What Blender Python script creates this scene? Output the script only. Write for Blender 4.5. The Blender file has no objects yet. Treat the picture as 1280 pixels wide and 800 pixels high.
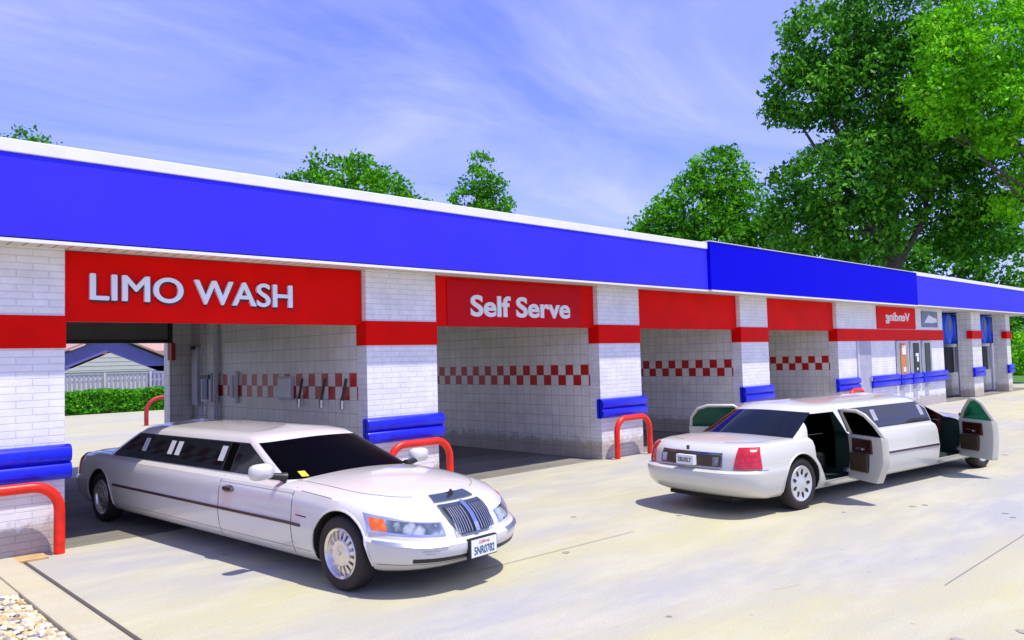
import bpy, bmesh, math, random
import numpy as np
from mathutils import Vector, Matrix
R = math.radians
random.seed(7)
scene = bpy.context.scene
COL = scene.collection

# ------------------------------------------------------------------ materials
def new_mat(name):
    m = bpy.data.materials.new(name); m.use_nodes = True
    nt = m.node_tree; b = nt.nodes['Principled BSDF']
    return m, nt, b

def lk(nt, a, b): nt.links.new(a, b)

def coords(nt, scale=(1, 1, 1)):
    tc = nt.nodes.new('ShaderNodeTexCoord'); mp = nt.nodes.new('ShaderNodeMapping')
    mp.inputs['Scale'].default_value = scale
    lk(nt, tc.outputs['Object'], mp.inputs['Vector']); return mp.outputs['Vector']

def noise(nt, vec, scale, detail=4, rough=.55):
    n = nt.nodes.new('ShaderNodeTexNoise'); n.inputs['Scale'].default_value = scale
    n.inputs['Detail'].default_value = detail; n.inputs['Roughness'].default_value = rough
    if vec is not None: lk(nt, vec, n.inputs['Vector'])
    return n.outputs['Fac']

def ramp(nt, fac, stops):
    r = nt.nodes.new('ShaderNodeValToRGB'); e = r.color_ramp.elements
    while len(e) < len(stops): e.new(.5)
    for el, (p, c) in zip(e, stops):
        el.position = p; el.color = (*c, 1) if len(c) == 3 else c
    lk(nt, fac, r.inputs['Fac']); return r.outputs['Color']

def mixc(nt, fac, a, b, mode='MIX'):
    m = nt.nodes.new('ShaderNodeMix'); m.data_type = 'RGBA'; m.blend_type = mode
    for s, v in ((m.inputs[0], fac), (m.inputs[6], a), (m.inputs[7], b)):
        if isinstance(v, (int, float)): s.default_value = v
        elif isinstance(v, (tuple, list)): s.default_value = (*v, 1)
        else: lk(nt, v, s)
    return m.outputs[2]

def bump(nt, b, h, strength=.3, dist=.01):
    n = nt.nodes.new('ShaderNodeBump'); n.inputs['Strength'].default_value = strength
    n.inputs['Distance'].default_value = dist
    lk(nt, h, n.inputs['Height']); lk(nt, n.outputs['Normal'], b.inputs['Normal'])

def math_n(nt, op, a, b=None):
    n = nt.nodes.new('ShaderNodeMath'); n.operation = op
    for s, v in zip(n.inputs, (a, b)):
        if v is None: continue
        if isinstance(v, (int, float)): s.default_value = v
        else: lk(nt, v, s)
    return n.outputs[0]

def paint(name, col, rough=.5, metal=0, coat=0, var=.12, scale=3, bmp=0, spec=.5):
    m, nt, b = new_mat(name)
    v = coords(nt)
    f = noise(nt, v, scale, 5)
    c = mixc(nt, ramp(nt, f, [(.3, (0, 0, 0)), (.75, (1, 1, 1))]), tuple(x * (1 - var) for x in col), tuple(min(1, x * (1 + var * .5)) for x in col))
    lk(nt, c, b.inputs['Base Color'])
    b.inputs['Roughness'].default_value = rough; b.inputs['Metallic'].default_value = metal
    b.inputs['Coat Weight'].default_value = coat; b.inputs['Coat Roughness'].default_value = .04
    b.inputs['Specular IOR Level'].default_value = spec
    if bmp: bump(nt, b, noise(nt, v, 60, 4), bmp, .004)
    return m

def wall_vec(nt):
    g = nt.nodes.new('ShaderNodeTexCoord'); s = nt.nodes.new('ShaderNodeSeparateXYZ'); lk(nt, g.outputs['Object'], s.inputs[0])
    c = nt.nodes.new('ShaderNodeCombineXYZ'); lk(nt, math_n(nt, 'ADD', s.outputs[0], s.outputs[1]), c.inputs[0]); lk(nt, s.outputs[2], c.inputs[1])
    return c.outputs[0], s

def brick_mat(name, c1, c2, mortar, bw, bh, ms=.008, rough=.7, bs=.6, off=.5):
    m, nt, b = new_mat(name)
    v, s = wall_vec(nt)
    n = nt.nodes.new('ShaderNodeTexBrick'); n.inputs['Scale'].default_value = 1
    n.offset = off
    n.inputs['Brick Width'].default_value = bw; n.inputs['Row Height'].default_value = bh
    n.inputs['Mortar Size'].default_value = ms; n.inputs['Mortar Smooth'].default_value = .3
    n.inputs['Color1'].default_value = (*c1, 1); n.inputs['Color2'].default_value = (*c2, 1); n.inputs['Mortar'].default_value = (*mortar, 1)
    lk(nt, v, n.inputs['Vector'])
    ob = coords(nt)
    dirt = ramp(nt, noise(nt, ob, 2.3, 8, .7), [(.3, (.80, .79, .80)), (.62, (1, 1, 1))])
    zn = math_n(nt, 'ADD', s.outputs[2], math_n(nt, 'MULTIPLY', noise(nt, ob, 5, 6, .7), -.55))
    dirt = mixc(nt, 1, dirt, ramp(nt, zn, [(.0, (.62, .57, .50)), (.12, (1, 1, 1))]), 'MULTIPLY')
    lk(nt, mixc(nt, 1, n.outputs['Color'], dirt, 'MULTIPLY'), b.inputs['Base Color'])
    b.inputs['Roughness'].default_value = rough
    h = math_n(nt, 'ADD', math_n(nt, 'MULTIPLY', n.outputs['Fac'], -1), math_n(nt, 'MULTIPLY', noise(nt, ob, 45, 4), .35))
    bump(nt, b, h, bs, .006)
    return m, nt, b, n, s, v

M = {}
M['brick'] = brick_mat('painted_brick', (.88, .88, .90), (.84, .84, .87), (.68, .69, .76), .31, .078, .006)[0]
# glazed tile with the two row red check course
m, nt, b, n, s, v = brick_mat('glazed_tile', (.86, .845, .77), (.81, .795, .72), (.52, .51, .50), .2, .2, .006, .38, .3, off=0)
ck = nt.nodes.new('ShaderNodeTexChecker'); ck.inputs['Scale'].default_value = 5
ck.inputs['Color1'].default_value = (1, 1, 1, 1); ck.inputs['Color2'].default_value = (0, 0, 0, 1)
vm = nt.nodes.new('ShaderNodeVectorMath'); vm.operation = 'ADD'; vm.inputs[1].default_value = (20.0, 20.0, .05); lk(nt, v, vm.inputs[0]); lk(nt, vm.outputs[0], ck.inputs['Vector'])
zm = math_n(nt, 'MULTIPLY', math_n(nt, 'GREATER_THAN', s.outputs[2], 1.4), math_n(nt, 'LESS_THAN', s.outputs[2], 1.8))
tile_col = b.inputs['Base Color'].links[0].from_socket
lk(nt, mixc(nt, math_n(nt, 'MULTIPLY', zm, ck.outputs['Fac']), tile_col, (.52, .008, .006)), b.inputs['Base Color'])
M['tile'] = m
m2 = brick_mat('glazed_tile_plain', (.86, .845, .77), (.81, .795, .72), (.52, .51, .50), .2, .2, .006, .38, .3, off=0); M['tile_plain'] = m2[0]
M['red'] = paint('red_paint', (.80, .003, .001), .55, var=.15, scale=1.2, spec=.08)
M['red2'] = paint('sign_red_vinyl', (.58, .003, .010), .5, var=.06, spec=.1)
M['red_pipe'] = paint('red_pipe_paint', (.88, .02, .004), .38, var=.28, scale=11, bmp=.12)
M['red_rust'] = paint('weathered_red_paint', (.42, .02, .015), .6, var=.4, scale=6)
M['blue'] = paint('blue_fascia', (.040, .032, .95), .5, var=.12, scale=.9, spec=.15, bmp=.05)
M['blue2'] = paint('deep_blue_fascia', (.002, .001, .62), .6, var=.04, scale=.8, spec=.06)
M['rail'] = paint('blue_bumper_plastic', (.006, .014, .80), .32, var=.35, scale=9, bmp=.15)
M['white'] = paint('white_trim', (.82, .82, .84), .5, var=.06)
M['white2'] = paint('dusty_white_metal', (.62, .62, .68), .5, var=.15, scale=5)
M['offwhite'] = paint('sign_letter_white', (.80, .84, .95), .4, var=.02)
M['black'] = paint('black_plastic', (.012, .012, .014), .45, var=.3)
M['dark'] = paint('dark_metal', (.04, .04, .045), .5, var=.3)
M['roofing'] = paint('roof_membrane', (.4, .4, .4), .9)
M['grey_door'] = paint('grey_shutter', (.16, .165, .14), .6, var=.15)
M['steel'] = paint('brushed_steel', (.62, .63, .66), .3, metal=.9, var=.1, scale=8)
M['orange'] = paint('orange_panel', (.62, .22, .06), .5)
M['vac_blue'] = paint('vacuum_blue', (.02, .11, .85), .45, var=.25, scale=6)
M['vac_grey'] = paint('vacuum_grey', (.18, .22, .34), .5, var=.2)
M['door_paint'] = paint('grey_violet_door', (.42, .42, .52), .5)
# soffit
m, nt, b = new_mat('soffit_boards')
v = coords(nt); w = nt.nodes.new('ShaderNodeTexWave'); w.inputs['Scale'].default_value = 2.2; w.bands_direction = 'X'; lk(nt, v, w.inputs['Vector'])
lk(nt, mixc(nt, ramp(nt, w.outputs['Fac'], [(.0, (0, 0, 0)), (.12, (1, 1, 1))]), (.25, .16, .08), (.66, .60, .44)), b.inputs['Base Color']); b.inputs['Roughness'].default_value = .7; M['soffit'] = m
# concrete
def concrete(name, a, c, d, sc=1.0, stain=True):
    m, nt, b = new_mat(name)
    v = coords(nt, (.35 * sc, 1.0 * sc, 1))
    v1 = coords(nt)
    big = noise(nt, v, .38, 7, .62); mid = noise(nt, v, 2.1, 6, .65); fine = noise(nt, v1, 55, 6, .7)
    col = mixc(nt, ramp(nt, big, [(.36, (0, 0, 0)), (.62, (1, 1, 1))]), a, c)
    col = mixc(nt, ramp(nt, mid, [(.45, (0, 0, 0)), (.75, (.8, .8, .8))]), col, d)
    if stain:
        st = noise(nt, v1, .9, 3, .5)
        col = mixc(nt, ramp(nt, st, [(.66, (0, 0, 0)), (.8, (.35, .35, .35))]), col, (.42, .30, .17))
    col = mixc(nt, 1, col, ramp(nt, fine, [(.25, (.8, .8, .8)), (.6, (1, 1, 1))]), 'MULTIPLY')
    vo = nt.nodes.new('ShaderNodeTexVoronoi'); vo.inputs['Scale'].default_value = 2.2; lk(nt, v1, vo.inputs['Vector'])
    spots = ramp(nt, vo.outputs['Distance'], [(.02, (.55, .52, .5)), (.05, (1, 1, 1))])
    col = mixc(nt, .5, col, mixc(nt, 1, col, spots, 'MULTIPLY'))
    lk(nt, col, b.inputs['Base Color']); b.inputs['Roughness'].default_value = .85
    b.inputs['Specular IOR Level'].default_value = .25
    bump(nt, b, fine, .25, .004); return m
def crackmesh(seed, x0, y0, L, ang, wd=.0028):
    rr = random.Random(seed); pts = [(x0, y0)]; a = ang
    while L > 0:
        a += rr.uniform(-.45, .45); a = ang + (a - ang) * .7; st = rr.uniform(.06, .2); pts.append((pts[-1][0] + math.cos(a) * st, pts[-1][1] + math.sin(a) * st)); L -= st
    mb = MB(); vs = []
    for i, (x, y) in enumerate(pts):
        w_ = wd * rr.uniform(.4, 1.2) * (1 - i / len(pts) * .7); vs += [(x + w_, y - w_, .006), (x - w_, y + w_, .006)]
    return mb.add(vs, [(2 * i, 2 * i + 2, 2 * i + 3, 2 * i + 1) for i in range(len(pts) - 1)])
M['concrete'] = concrete('pale_concrete', (.50, .472, .27), (.385, .385, .38), (.54, .52, .40))
M['concrete2'] = concrete('kerb_concrete', (.50, .46, .30), (.46, .43, .34), (.54, .51, .39), 2)
M['bayfloor'] = concrete('shaded_bay_concrete', (.17, .165, .15), (.26, .25, .22), (.12, .115, .11), 1.2, False)  # shade inside the bays painted in as a darker concrete
M['grass'] = paint('lawn', (.07, .20, .02), .9, var=.5, scale=4)
M['joint'] = paint('joint_filler', (.09, .075, .07), .9)
# gravel
m, nt, b = new_mat('river_gravel')
oi = nt.nodes.new('ShaderNodeNewGeometry')
lk(nt, ramp(nt, oi.outputs['Random Per Island'], [(0, (.70, .66, .50)), (.2, (.50, .33, .10)), (.4, (.74, .66, .38)), (.55, (.20, .19, .24)), (.7, (.70, .60, .30)), (.85, (.55, .55, .62)), (1, (.85, .83, .75))]), b.inputs['Base Color'])
b.inputs['Roughness'].default_value = .7; M['gravel'] = m
# cars
def carpaint(name, col):
    m, nt, b = new_mat(name); v = coords(nt)
    lk(nt, mixc(nt, noise(nt, v, 1.4, 3), tuple(x * .96 for x in col), col), b.inputs['Base Color'])
    b.inputs['Roughness'].default_value = .3; b.inputs['Coat Weight'].default_value = .9; b.inputs['Coat Roughness'].default_value = .03
    return m
M['car'] = carpaint('white_car_paint', (.64, .625, .60))
M['car2'] = carpaint('pearl_car_paint', (.62, .62, .56))
M['chrome_dark'] = paint('smoked_chrome', (.22, .26, .26), .16, metal=.9, var=.1)
M['chrome'] = paint('chrome', (.85, .87, .9), .06, metal=1, var=.02)
M['tint'] = paint('dark_tinted_glass', (.003, .006, .009), .05, var=.1, spec=.32)
M['tint_black'] = paint('black_windscreen', (.0008, .0008, .0008), .3, var=.1, spec=.02)
M['rubber'] = paint('tyre_rubber', (.022, .016, .016), .75, var=.2, scale=30, bmp=.2)
M['wheel'] = paint('polished_alloy', (.74, .70, .69), .22, metal=.85, var=.08, scale=20)
M['hubcap'] = paint('silver_hubcap', (.62, .63, .64), .35, metal=.4, var=.05)
M['underside'] = paint('car_underside', (.012, .011, .011), .8)
M['trim'] = paint('dark_body_trim', (.05, .02, .02), .4)
M['gap'] = paint('shut_line', (.10, .09, .09), .8)
M['interior'] = paint('dark_green_interior', (.008, .03, .018), .6, var=.4, scale=4)
M['seat'] = paint('dark_leather', (.012, .02, .016), .5, var=.3)
M['door_card'] = paint('brown_door_trim', (.07, .045, .022), .55, var=.25, scale=6)
M['door_red'] = paint('burl_wood_trim', (.045, .009, .006), .25, var=.5, scale=12, coat=.5)
M['cream'] = paint('cream_door_jamb', (.58, .56, .46), .45, var=.06)
M['plate'] = paint('plate_white', (.78, .82, .82), .4, var=.04)
M['plate_blue'] = paint('plate_blue_text', (.03, .10, .22), .5)
M['plate_red'] = paint('plate_red_text', (.6, .08, .06), .5)
M['sticker'] = paint('yellow_sticker', (.85, .58, .03), .5)
M['badge'] = paint('faint_grey_lettering', (.40, .36, .36), .5)
M['pale_text'] = M['offwhite']
def lensmat(name, c1, c2, emis=0):
    m, nt, b = new_mat(name); v = coords(nt)
    vo = nt.nodes.new('ShaderNodeTexVoronoi'); vo.inputs['Scale'].default_value = 16; lk(nt, v, vo.inputs['Vector'])
    lk(nt, mixc(nt, ramp(nt, vo.outputs['Distance'], [(.15, (0, 0, 0)), (.6, (1, 1, 1))]), c1, c2), b.inputs['Base Color'])
    b.inputs['Roughness'].default_value = .15; b.inputs['Coat Weight'].default_value = 1; b.inputs['Coat Roughness'].default_value = .02
    bump(nt, b, vo.outputs['Distance'], .5, .01); return m
M['amber'] = lensmat('amber_lens', (.9, .22, .005), (.75, .12, .0))
M['redlens'] = lensmat('red_lens', (.75, .004, .006), (.5, .002, .004))
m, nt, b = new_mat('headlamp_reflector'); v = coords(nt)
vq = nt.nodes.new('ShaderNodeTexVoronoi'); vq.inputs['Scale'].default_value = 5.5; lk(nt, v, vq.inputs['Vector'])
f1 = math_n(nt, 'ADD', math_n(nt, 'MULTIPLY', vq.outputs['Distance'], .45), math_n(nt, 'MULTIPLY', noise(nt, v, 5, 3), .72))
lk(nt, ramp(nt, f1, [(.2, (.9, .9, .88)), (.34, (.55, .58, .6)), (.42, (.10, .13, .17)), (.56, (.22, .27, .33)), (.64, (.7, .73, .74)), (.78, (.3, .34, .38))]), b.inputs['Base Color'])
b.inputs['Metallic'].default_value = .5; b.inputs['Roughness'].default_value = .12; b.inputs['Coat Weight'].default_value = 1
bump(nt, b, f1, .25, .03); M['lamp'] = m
m, nt, b = new_mat('clear_lens'); b.inputs['Transmission Weight'].default_value = 1; b.inputs['Roughness'].default_value = .02; b.inputs['IOR'].default_value = 1.2; M['clear'] = m
m, nt, b = new_mat('green_tinted_glass'); b.inputs['Base Color'].default_value = (.05, .22, .15, 1)
tr = nt.nodes.new('ShaderNodeBsdfTransparent'); tr.inputs['Color'].default_value = (.10, .38, .27, 1)
mx = nt.nodes.new('ShaderNodeMixShader'); mx.inputs[0].default_value = .30
b.inputs['Roughness'].default_value = .05
lk(nt, tr.outputs[0], mx.inputs[1]); lk(nt, b.outputs[0], mx.inputs[2]); lk(nt, mx.outputs[0], nt.nodes['Material Output'].inputs['Surface']); M['green_glass'] = m
# foliage
def leafmat(name, dark, mid, light, sc=.5):
    m, nt, b = new_mat(name); v = coords(nt)
    g = nt.nodes.new('ShaderNodeNewGeometry')
    f = math_n(nt, 'ADD', math_n(nt, 'MULTIPLY', noise(nt, v, sc, 4), .65), math_n(nt, 'MULTIPLY', g.outputs['Random Per Island'], .35))
    c = ramp(nt, f, [(.28, dark), (.5, mid), (.7, light)])
    lk(nt, c, b.inputs['Base Color']); b.inputs['Roughness'].default_value = .6; b.inputs['Specular IOR Level'].default_value = .15
    t = nt.nodes.new('ShaderNodeBsdfTranslucent'); lk(nt, c, t.inputs['Color'])
    mx = nt.nodes.new('ShaderNodeMixShader'); mx.inputs[0].default_value = .35
    lk(nt, b.outputs[0], mx.inputs[1]); lk(nt, t.outputs[0], mx.inputs[2]); lk(nt, mx.outputs[0], nt.nodes['Material Output'].inputs['Surface'])
    return m
M['leaf_dark'] = leafmat('maple_leaves', (.016, .095, .012), (.06, .27, .014), (.20, .54, .03))
M['leaf_mid'] = leafmat('ash_leaves', (.03, .17, .01), (.09, .36, .012), (.20, .58, .02))
M['leaf_bright'] = leafmat('lime_leaves', (.08, .34, .006), (.18, .62, .012), (.38, .80, .02), .35)
M['bark'] = paint('bark', (.10, .08, .07), .9, var=.4, scale=4, bmp=.6)
M['hedge'] = leafmat('hedge_leaves', (.05, .24, .01), (.10, .42, .015), (.18, .58, .03), 1.5)
M['siding'] = paint('cream_siding', (.62, .60, .54), .6, var=.05)
M['roof_blue'] = paint('shaded_blue_fascia', (.16, .15, .42), .6)
M['roof_pink'] = paint('pinkish_shingle', (.50, .30, .27), .8, var=.2, scale=8)
M['fence'] = paint('grey_fence_boards', (.42, .40, .48), .8, var=.2, scale=6)

# ------------------------------------------------------------------ geometry helpers
class MB:
    def __init__(s): s.v = []; s.f = []; s.m = []
    def add(s, vs, fs, mi=0):
        o = len(s.v); s.v += [tuple(v) for v in vs]; s.f += [tuple(i + o for i in f) for f in fs]; s.m += [mi] * len(fs); return s
    def box(s, a, b, mi=0):
        (x0, y0, z0), (x1, y1, z1) = a, b
        return s.add([(x0, y0, z0), (x1, y0, z0), (x1, y1, z0), (x0, y1, z0), (x0, y0, z1), (x1, y0, z1), (x1, y1, z1), (x0, y1, z1)],
                     [(0, 3, 2, 1), (4, 5, 6, 7), (0, 1, 5, 4), (1, 2, 6, 5), (2, 3, 7, 6), (3, 0, 4, 7)], mi)
    def tube(s, pts, r, n=12, mi=0, closed=False):
        pts = [Vector(p) for p in pts]; rr = r if isinstance(r, (list, tuple)) else [r] * len(pts)
        vs = []; up = None
        for i, p in enumerate(pts):
            t = (pts[min(i + 1, len(pts) - 1)] - pts[max(i - 1, 0)]).normalized()
            if up is None:
                up = Vector((0, 0, 1)) if abs(t.z) < .9 else Vector((1, 0, 0))
            up = (up - t * up.dot(t)).normalized(); sd = t.cross(up)
            for k in range(n):
                a = 2 * math.pi * k / n; vs.append(p + (up * math.cos(a) + sd * math.sin(a)) * rr[i])
        fs = [(i * n + k, i * n + (k + 1) % n, (i + 1) * n + (k + 1) % n, (i + 1) * n + k) for i in range(len(pts) - 1) for k in range(n)]
        fs += [tuple(range(n))[::-1], tuple((len(pts) - 1) * n + k for k in range(n))]
        return s.add(vs, fs, mi)
    def lathe(s, prof, n=32, axis='y', c=(0, 0, 0), mi=0, close=False):
        vs = []
        for (h, r) in prof:
            for k in range(n):
                a = 2 * math.pi * k / n
                p = (r * math.cos(a), h, r * math.sin(a)) if axis == 'y' else (r * math.cos(a), r * math.sin(a), h)
                vs.append((p[0] + c[0], p[1] + c[1], p[2] + c[2]))
        m_ = len(prof); L = m_ if close else m_ - 1
        fs = [(i * n + k, i * n + (k + 1) % n, ((i + 1) % m_) * n + (k + 1) % n, ((i + 1) % m_) * n + k) for i in range(L) for k in range(n)]
        if not close:
            fs += [tuple(range(n))[::-1], tuple((m_ - 1) * n + k for k in range(n))]
        return s.add(vs, fs, mi)
    def grid(s, P, mi=0):
        na, nb = len(P), len(P[0]); vs = [p for row in P for p in row]
        return s.add(vs, [(i * nb + j, (i + 1) * nb + j, (i + 1) * nb + j + 1, i * nb + j + 1) for i in range(na - 1) for j in range(nb - 1)], mi)
    def build(s, name, mat, parent=None, smooth=False, bevel=0, loc=None, auto=None, weld=False):
        me = bpy.data.meshes.new(name); me.from_pydata(s.v, [], s.f)
        for x in (mat if isinstance(mat, (list, tuple)) else [mat]): me.materials.append(x)
        for p, k in zip(me.polygons, s.m): p.material_index = k
        bm = bmesh.new(); bm.from_mesh(me)
        if weld: bmesh.ops.remove_doubles(bm, verts=bm.verts, dist=1e-4)
        bmesh.ops.recalc_face_normals(bm, faces=bm.faces)
        if bevel: bmesh.ops.bevel(bm, geom=[e for e in bm.edges if len(e.link_faces) == 2 and e.calc_face_angle(0) > .6], offset=bevel, segments=2, affect='EDGES', profile=.6)
        bm.to_mesh(me); bm.free()
        o = bpy.data.objects.new(name, me); COL.objects.link(o)
        if parent: o.parent = parent
        if loc: o.location = loc
        if smooth: shade(o, auto or 40)
        return o

def shade(o, ang=40):
    me = o.data
    for p in me.polygons: p.use_smooth = True
    bm = bmesh.new(); bm.from_mesh(me)
    for e in bm.edges: e.smooth = not (len(e.link_faces) == 2 and e.calc_face_angle(0) > R(ang))
    bm.to_mesh(me); bm.free()

def tag(o, label=None, cat=None, group=None, kind=None):
    for k, v in (('label', label), ('category', cat), ('group', group), ('kind', kind)):
        if v: o[k] = v
    return o
def empty(name, loc, label, cat, group=None, rz=0):
    o = bpy.data.objects.new(name, None); COL.objects.link(o); o.location = loc; o.rotation_euler.z = rz
    o.empty_display_size = .2
    return tag(o, label, cat, group)
def struct(o): o['kind'] = 'structure'; return o

def text_mb(body, w, h, bold=.0, ext=.01, shear=0, space=1.0):
    cu = bpy.data.curves.new('t', 'FONT'); cu.body = body; cu.size = 1; cu.extrude = ext; cu.offset = bold; cu.shear = shear; cu.space_character = space
    cu.resolution_u = 6
    ob = bpy.data.objects.new('t', cu); COL.objects.link(ob)
    dg = bpy.context.evaluated_depsgraph_get(); me = bpy.data.meshes.new_from_object(ob.evaluated_get(dg))
    vs = np.array([v.co[:] for v in me.vertices]); fs = [tuple(p.vertices) for p in me.polygons]
    bpy.data.objects.remove(ob); bpy.data.meshes.remove(me); bpy.data.curves.remove(cu)
    mn, mx = vs.min(0), vs.max(0)
    vs[:, 0] = (vs[:, 0] - mn[0]) / (mx[0] - mn[0]) * w; vs[:, 1] = (vs[:, 1] - mn[1]) / (mx[1] - mn[1]) * h
    return vs, fs
def add_text(mb, body, origin, w, h, bold=0, ext=.01, mi=0, mirror=False, fn=None, **k):
    vs, fs = text_mb(body, w, h, bold, ext, **k)
    out = []
    for x, y, z in vs:
        if mirror: x = w - x
        out.append(fn(x, y, z) if fn else (origin[0] + x, origin[1] - z, origin[2] + y))
    mb.add(out, fs, mi)

# ------------------------------------------------------------------ camera, light, world
f_px, yaw, pit, rol = 985.13, 0.76474, 0.049227, -0.026712
CL = Vector((-2.4526, -9.6888, 1.9496))
Fd = Vector((math.sin(yaw) * math.cos(pit), math.cos(yaw) * math.cos(pit), math.sin(pit)))
Rt = Vector((math.cos(yaw), -math.sin(yaw), 0)); Up = Rt.cross(Fd)
R2 = math.cos(rol) * Rt + math.sin(rol) * Up; U2 = -math.sin(rol) * Rt + math.cos(rol) * Up
cd = bpy.data.cameras.new('camera'); cam = bpy.data.objects.new('camera', cd); COL.objects.link(cam)
mw = Matrix((R2, U2, -Fd)).transposed().to_4x4(); mw.translation = CL; cam.matrix_world = mw
cd.sensor_width = 36; cd.lens = f_px / 1280 * 36; cd.clip_end = 3000; cd.clip_start = .05
scene.camera = cam
SUN = Vector((.38, -1.0, 3.05)).normalized()
ld = bpy.data.lights.new('sun', 'SUN'); ld.energy = 5.2; ld.angle = R(.5); ld.color = (1, .94, .80)
lo = bpy.data.objects.new('sun', ld); COL.objects.link(lo); lo.rotation_euler = SUN.to_track_quat('Z', 'Y').to_euler(); lo.location = (0, -20, 30)
w = bpy.data.worlds.new('World'); scene.world = w; w.use_nodes = True; nt = w.node_tree
bg = nt.nodes['Background']; sky = nt.nodes.new('ShaderNodeTexSky'); sky.sky_type = 'NISHITA'; sky.sun_disc = False
sky.sun_elevation = math.asin(SUN.z); sky.sun_rotation = math.atan2(SUN.x, SUN.y); sky.altitude = 100; sky.air_density = 1; sky.dust_density = .6; sky.ozone_density = 2
tc = nt.nodes.new('ShaderNodeTexCoord')
sp = nt.nodes.new('ShaderNodeSeparateXYZ'); lk(nt, tc.outputs['Generated'], sp.inputs[0])
zz = math_n(nt, 'MAXIMUM', math_n(nt, 'ADD', sp.outputs[2], .12), .05)
cx_ = nt.nodes.new('ShaderNodeCombineXYZ'); lk(nt, math_n(nt, 'DIVIDE', sp.outputs[0], zz), cx_.inputs[0]); lk(nt, math_n(nt, 'DIVIDE', sp.outputs[1], zz), cx_.inputs[1])
mp = nt.nodes.new('ShaderNodeMapping'); mp.inputs['Rotation'].default_value = (0, 0, R(46)); mp.inputs['Scale'].default_value = (.7, 1.35, 1); lk(nt, cx_.outputs[0], mp.inputs['Vector'])
n1 = nt.nodes.new('ShaderNodeTexNoise'); n1.inputs['Scale'].default_value = 1.0; n1.inputs['Detail'].default_value = 12; n1.inputs['Roughness'].default_value = .63; n1.inputs['Distortion'].default_value = .9; lk(nt, mp.outputs[0], n1.inputs['Vector'])
n2 = nt.nodes.new('ShaderNodeTexNoise'); n2.inputs['Scale'].default_value = .45; n2.inputs['Detail'].default_value = 3; lk(nt, mp.outputs[0], n2.inputs['Vector'])
cf = math_n(nt, 'ADD', math_n(nt, 'MULTIPLY', n1.outputs['Fac'], .7), math_n(nt, 'MULTIPLY', n2.outputs['Fac'], .45))
cl = ramp(nt, cf, [(.46, (.08, .08, .08)), (.58, (.34, .34, .34)), (.70, (.72, .72, .72))])
base = mixc(nt, 1, sky.outputs[0], (1.75, 1.62, 3.5), 'MULTIPLY')
lk(nt, mixc(nt, cl, base, (8.2, 8.9, 12.8)), bg.inputs['Color'])
bg.inputs['Strength'].default_value = .082
scene.view_settings.view_transform = 'Standard'; scene.view_settings.look = 'None'; scene.view_settings.gamma = 1; scene.view_settings.exposure = 0
scene.cycles.max_bounces = 7; scene.cycles.transparent_max_bounces = 12; scene.cycles.use_denoising = True

# ------------------------------------------------------------------ ground
struct(MB().add([(-900, -900, -.03), (1400, -900, -.03), (1400, 1400, -.03), (-900, 1400, -.03)], [(0, 1, 2, 3)]).build('ground', M['grass']))
struct(MB().box((-30, -40, -.2), (44.2, 28.4, 0)).build('concrete_lot', M['concrete']))
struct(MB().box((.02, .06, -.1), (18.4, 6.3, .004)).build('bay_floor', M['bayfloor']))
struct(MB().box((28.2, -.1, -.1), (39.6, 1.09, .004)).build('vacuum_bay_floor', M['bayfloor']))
jm = MB(); jf = MB()
for a, bb, wd in (((-.44, -.02), (-.44, -12), .016), ((2.4, -4.1), (4.6, -4.2), .005), ((4.6, -7.37), (16, -7.37), .003), ((-.1, .3), (16, .3), .008)):
    d = Vector((bb[0] - a[0], bb[1] - a[1])).normalized(); nn = Vector((-d.y, d.x)) * wd
    (jm if wd > .01 else jf).add([(a[0] + nn.x, a[1] + nn.y, .008), (bb[0] + nn.x, bb[1] + nn.y, .008), (bb[0] - nn.x, bb[1] - nn.y, .008), (a[0] - nn.x, a[1] - nn.y, .008)], [(0, 1, 2, 3)])
struct(jm.build('pavement_joints', M['joint'])); struct(jf.build('faint_joints', paint('worn_joint', (.30, .28, .24), .9)))
k = MB(); k.box((-.80, -14, -.1), (-.54, -.25, .07)); struct(k.build('kerb', M['concrete2'], bevel=.015))
k = MB(); k.box((-4.5, -1.78, -.1), (-.80, -.02, .055)); struct(k.build('concrete_apron', M['concrete2'], bevel=.01))
k = MB(); k.box((-.53, -.30, -.05), (-.22, -.02, .02)); struct(k.build('sandy_patch', paint('sandy_mortar', (.55, .36, .16), .9, var=.3, scale=9)))
cm = MB()
for sd_, x_, y_, L_, a_ in ((2, 5.6, -2.6, 2.6, -.3), (3, 10.9, -1.8, 2.0, 2.6), (4, .2, -4.9, 1.6, -.9), (6, 3.6, -6.4, 1.3, -.5)):
    q_ = crackmesh(sd_, x_, y_, L_, a_); cm.add(q_.v, q_.f)
struct(cm.build('hairline_cracks', paint('crack_dirt', (.30, .27, .22), .95)))
om = MB(); ro = random.Random(9)
for i in range(34):
    x_, y_ = ro.uniform(1, 14), ro.uniform(-8.4, -.6); r_ = ro.uniform(.008, .045) * (1.8 if i % 9 == 0 else 1); n_ = 11
    om.add([(x_ + r_ * math.cos(k * 2 * math.pi / n_) * ro.uniform(.7, 1.3), y_ + r_ * math.sin(k * 2 * math.pi / n_) * ro.uniform(.7, 1.3), .004 + i * .00003) for k in range(n_)], [tuple(range(n_))])
struct(om.build('oil_drips', paint('oil_spots', (.33, .30, .25), .8)))
g = MB(); rg = random.Random(3)
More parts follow.
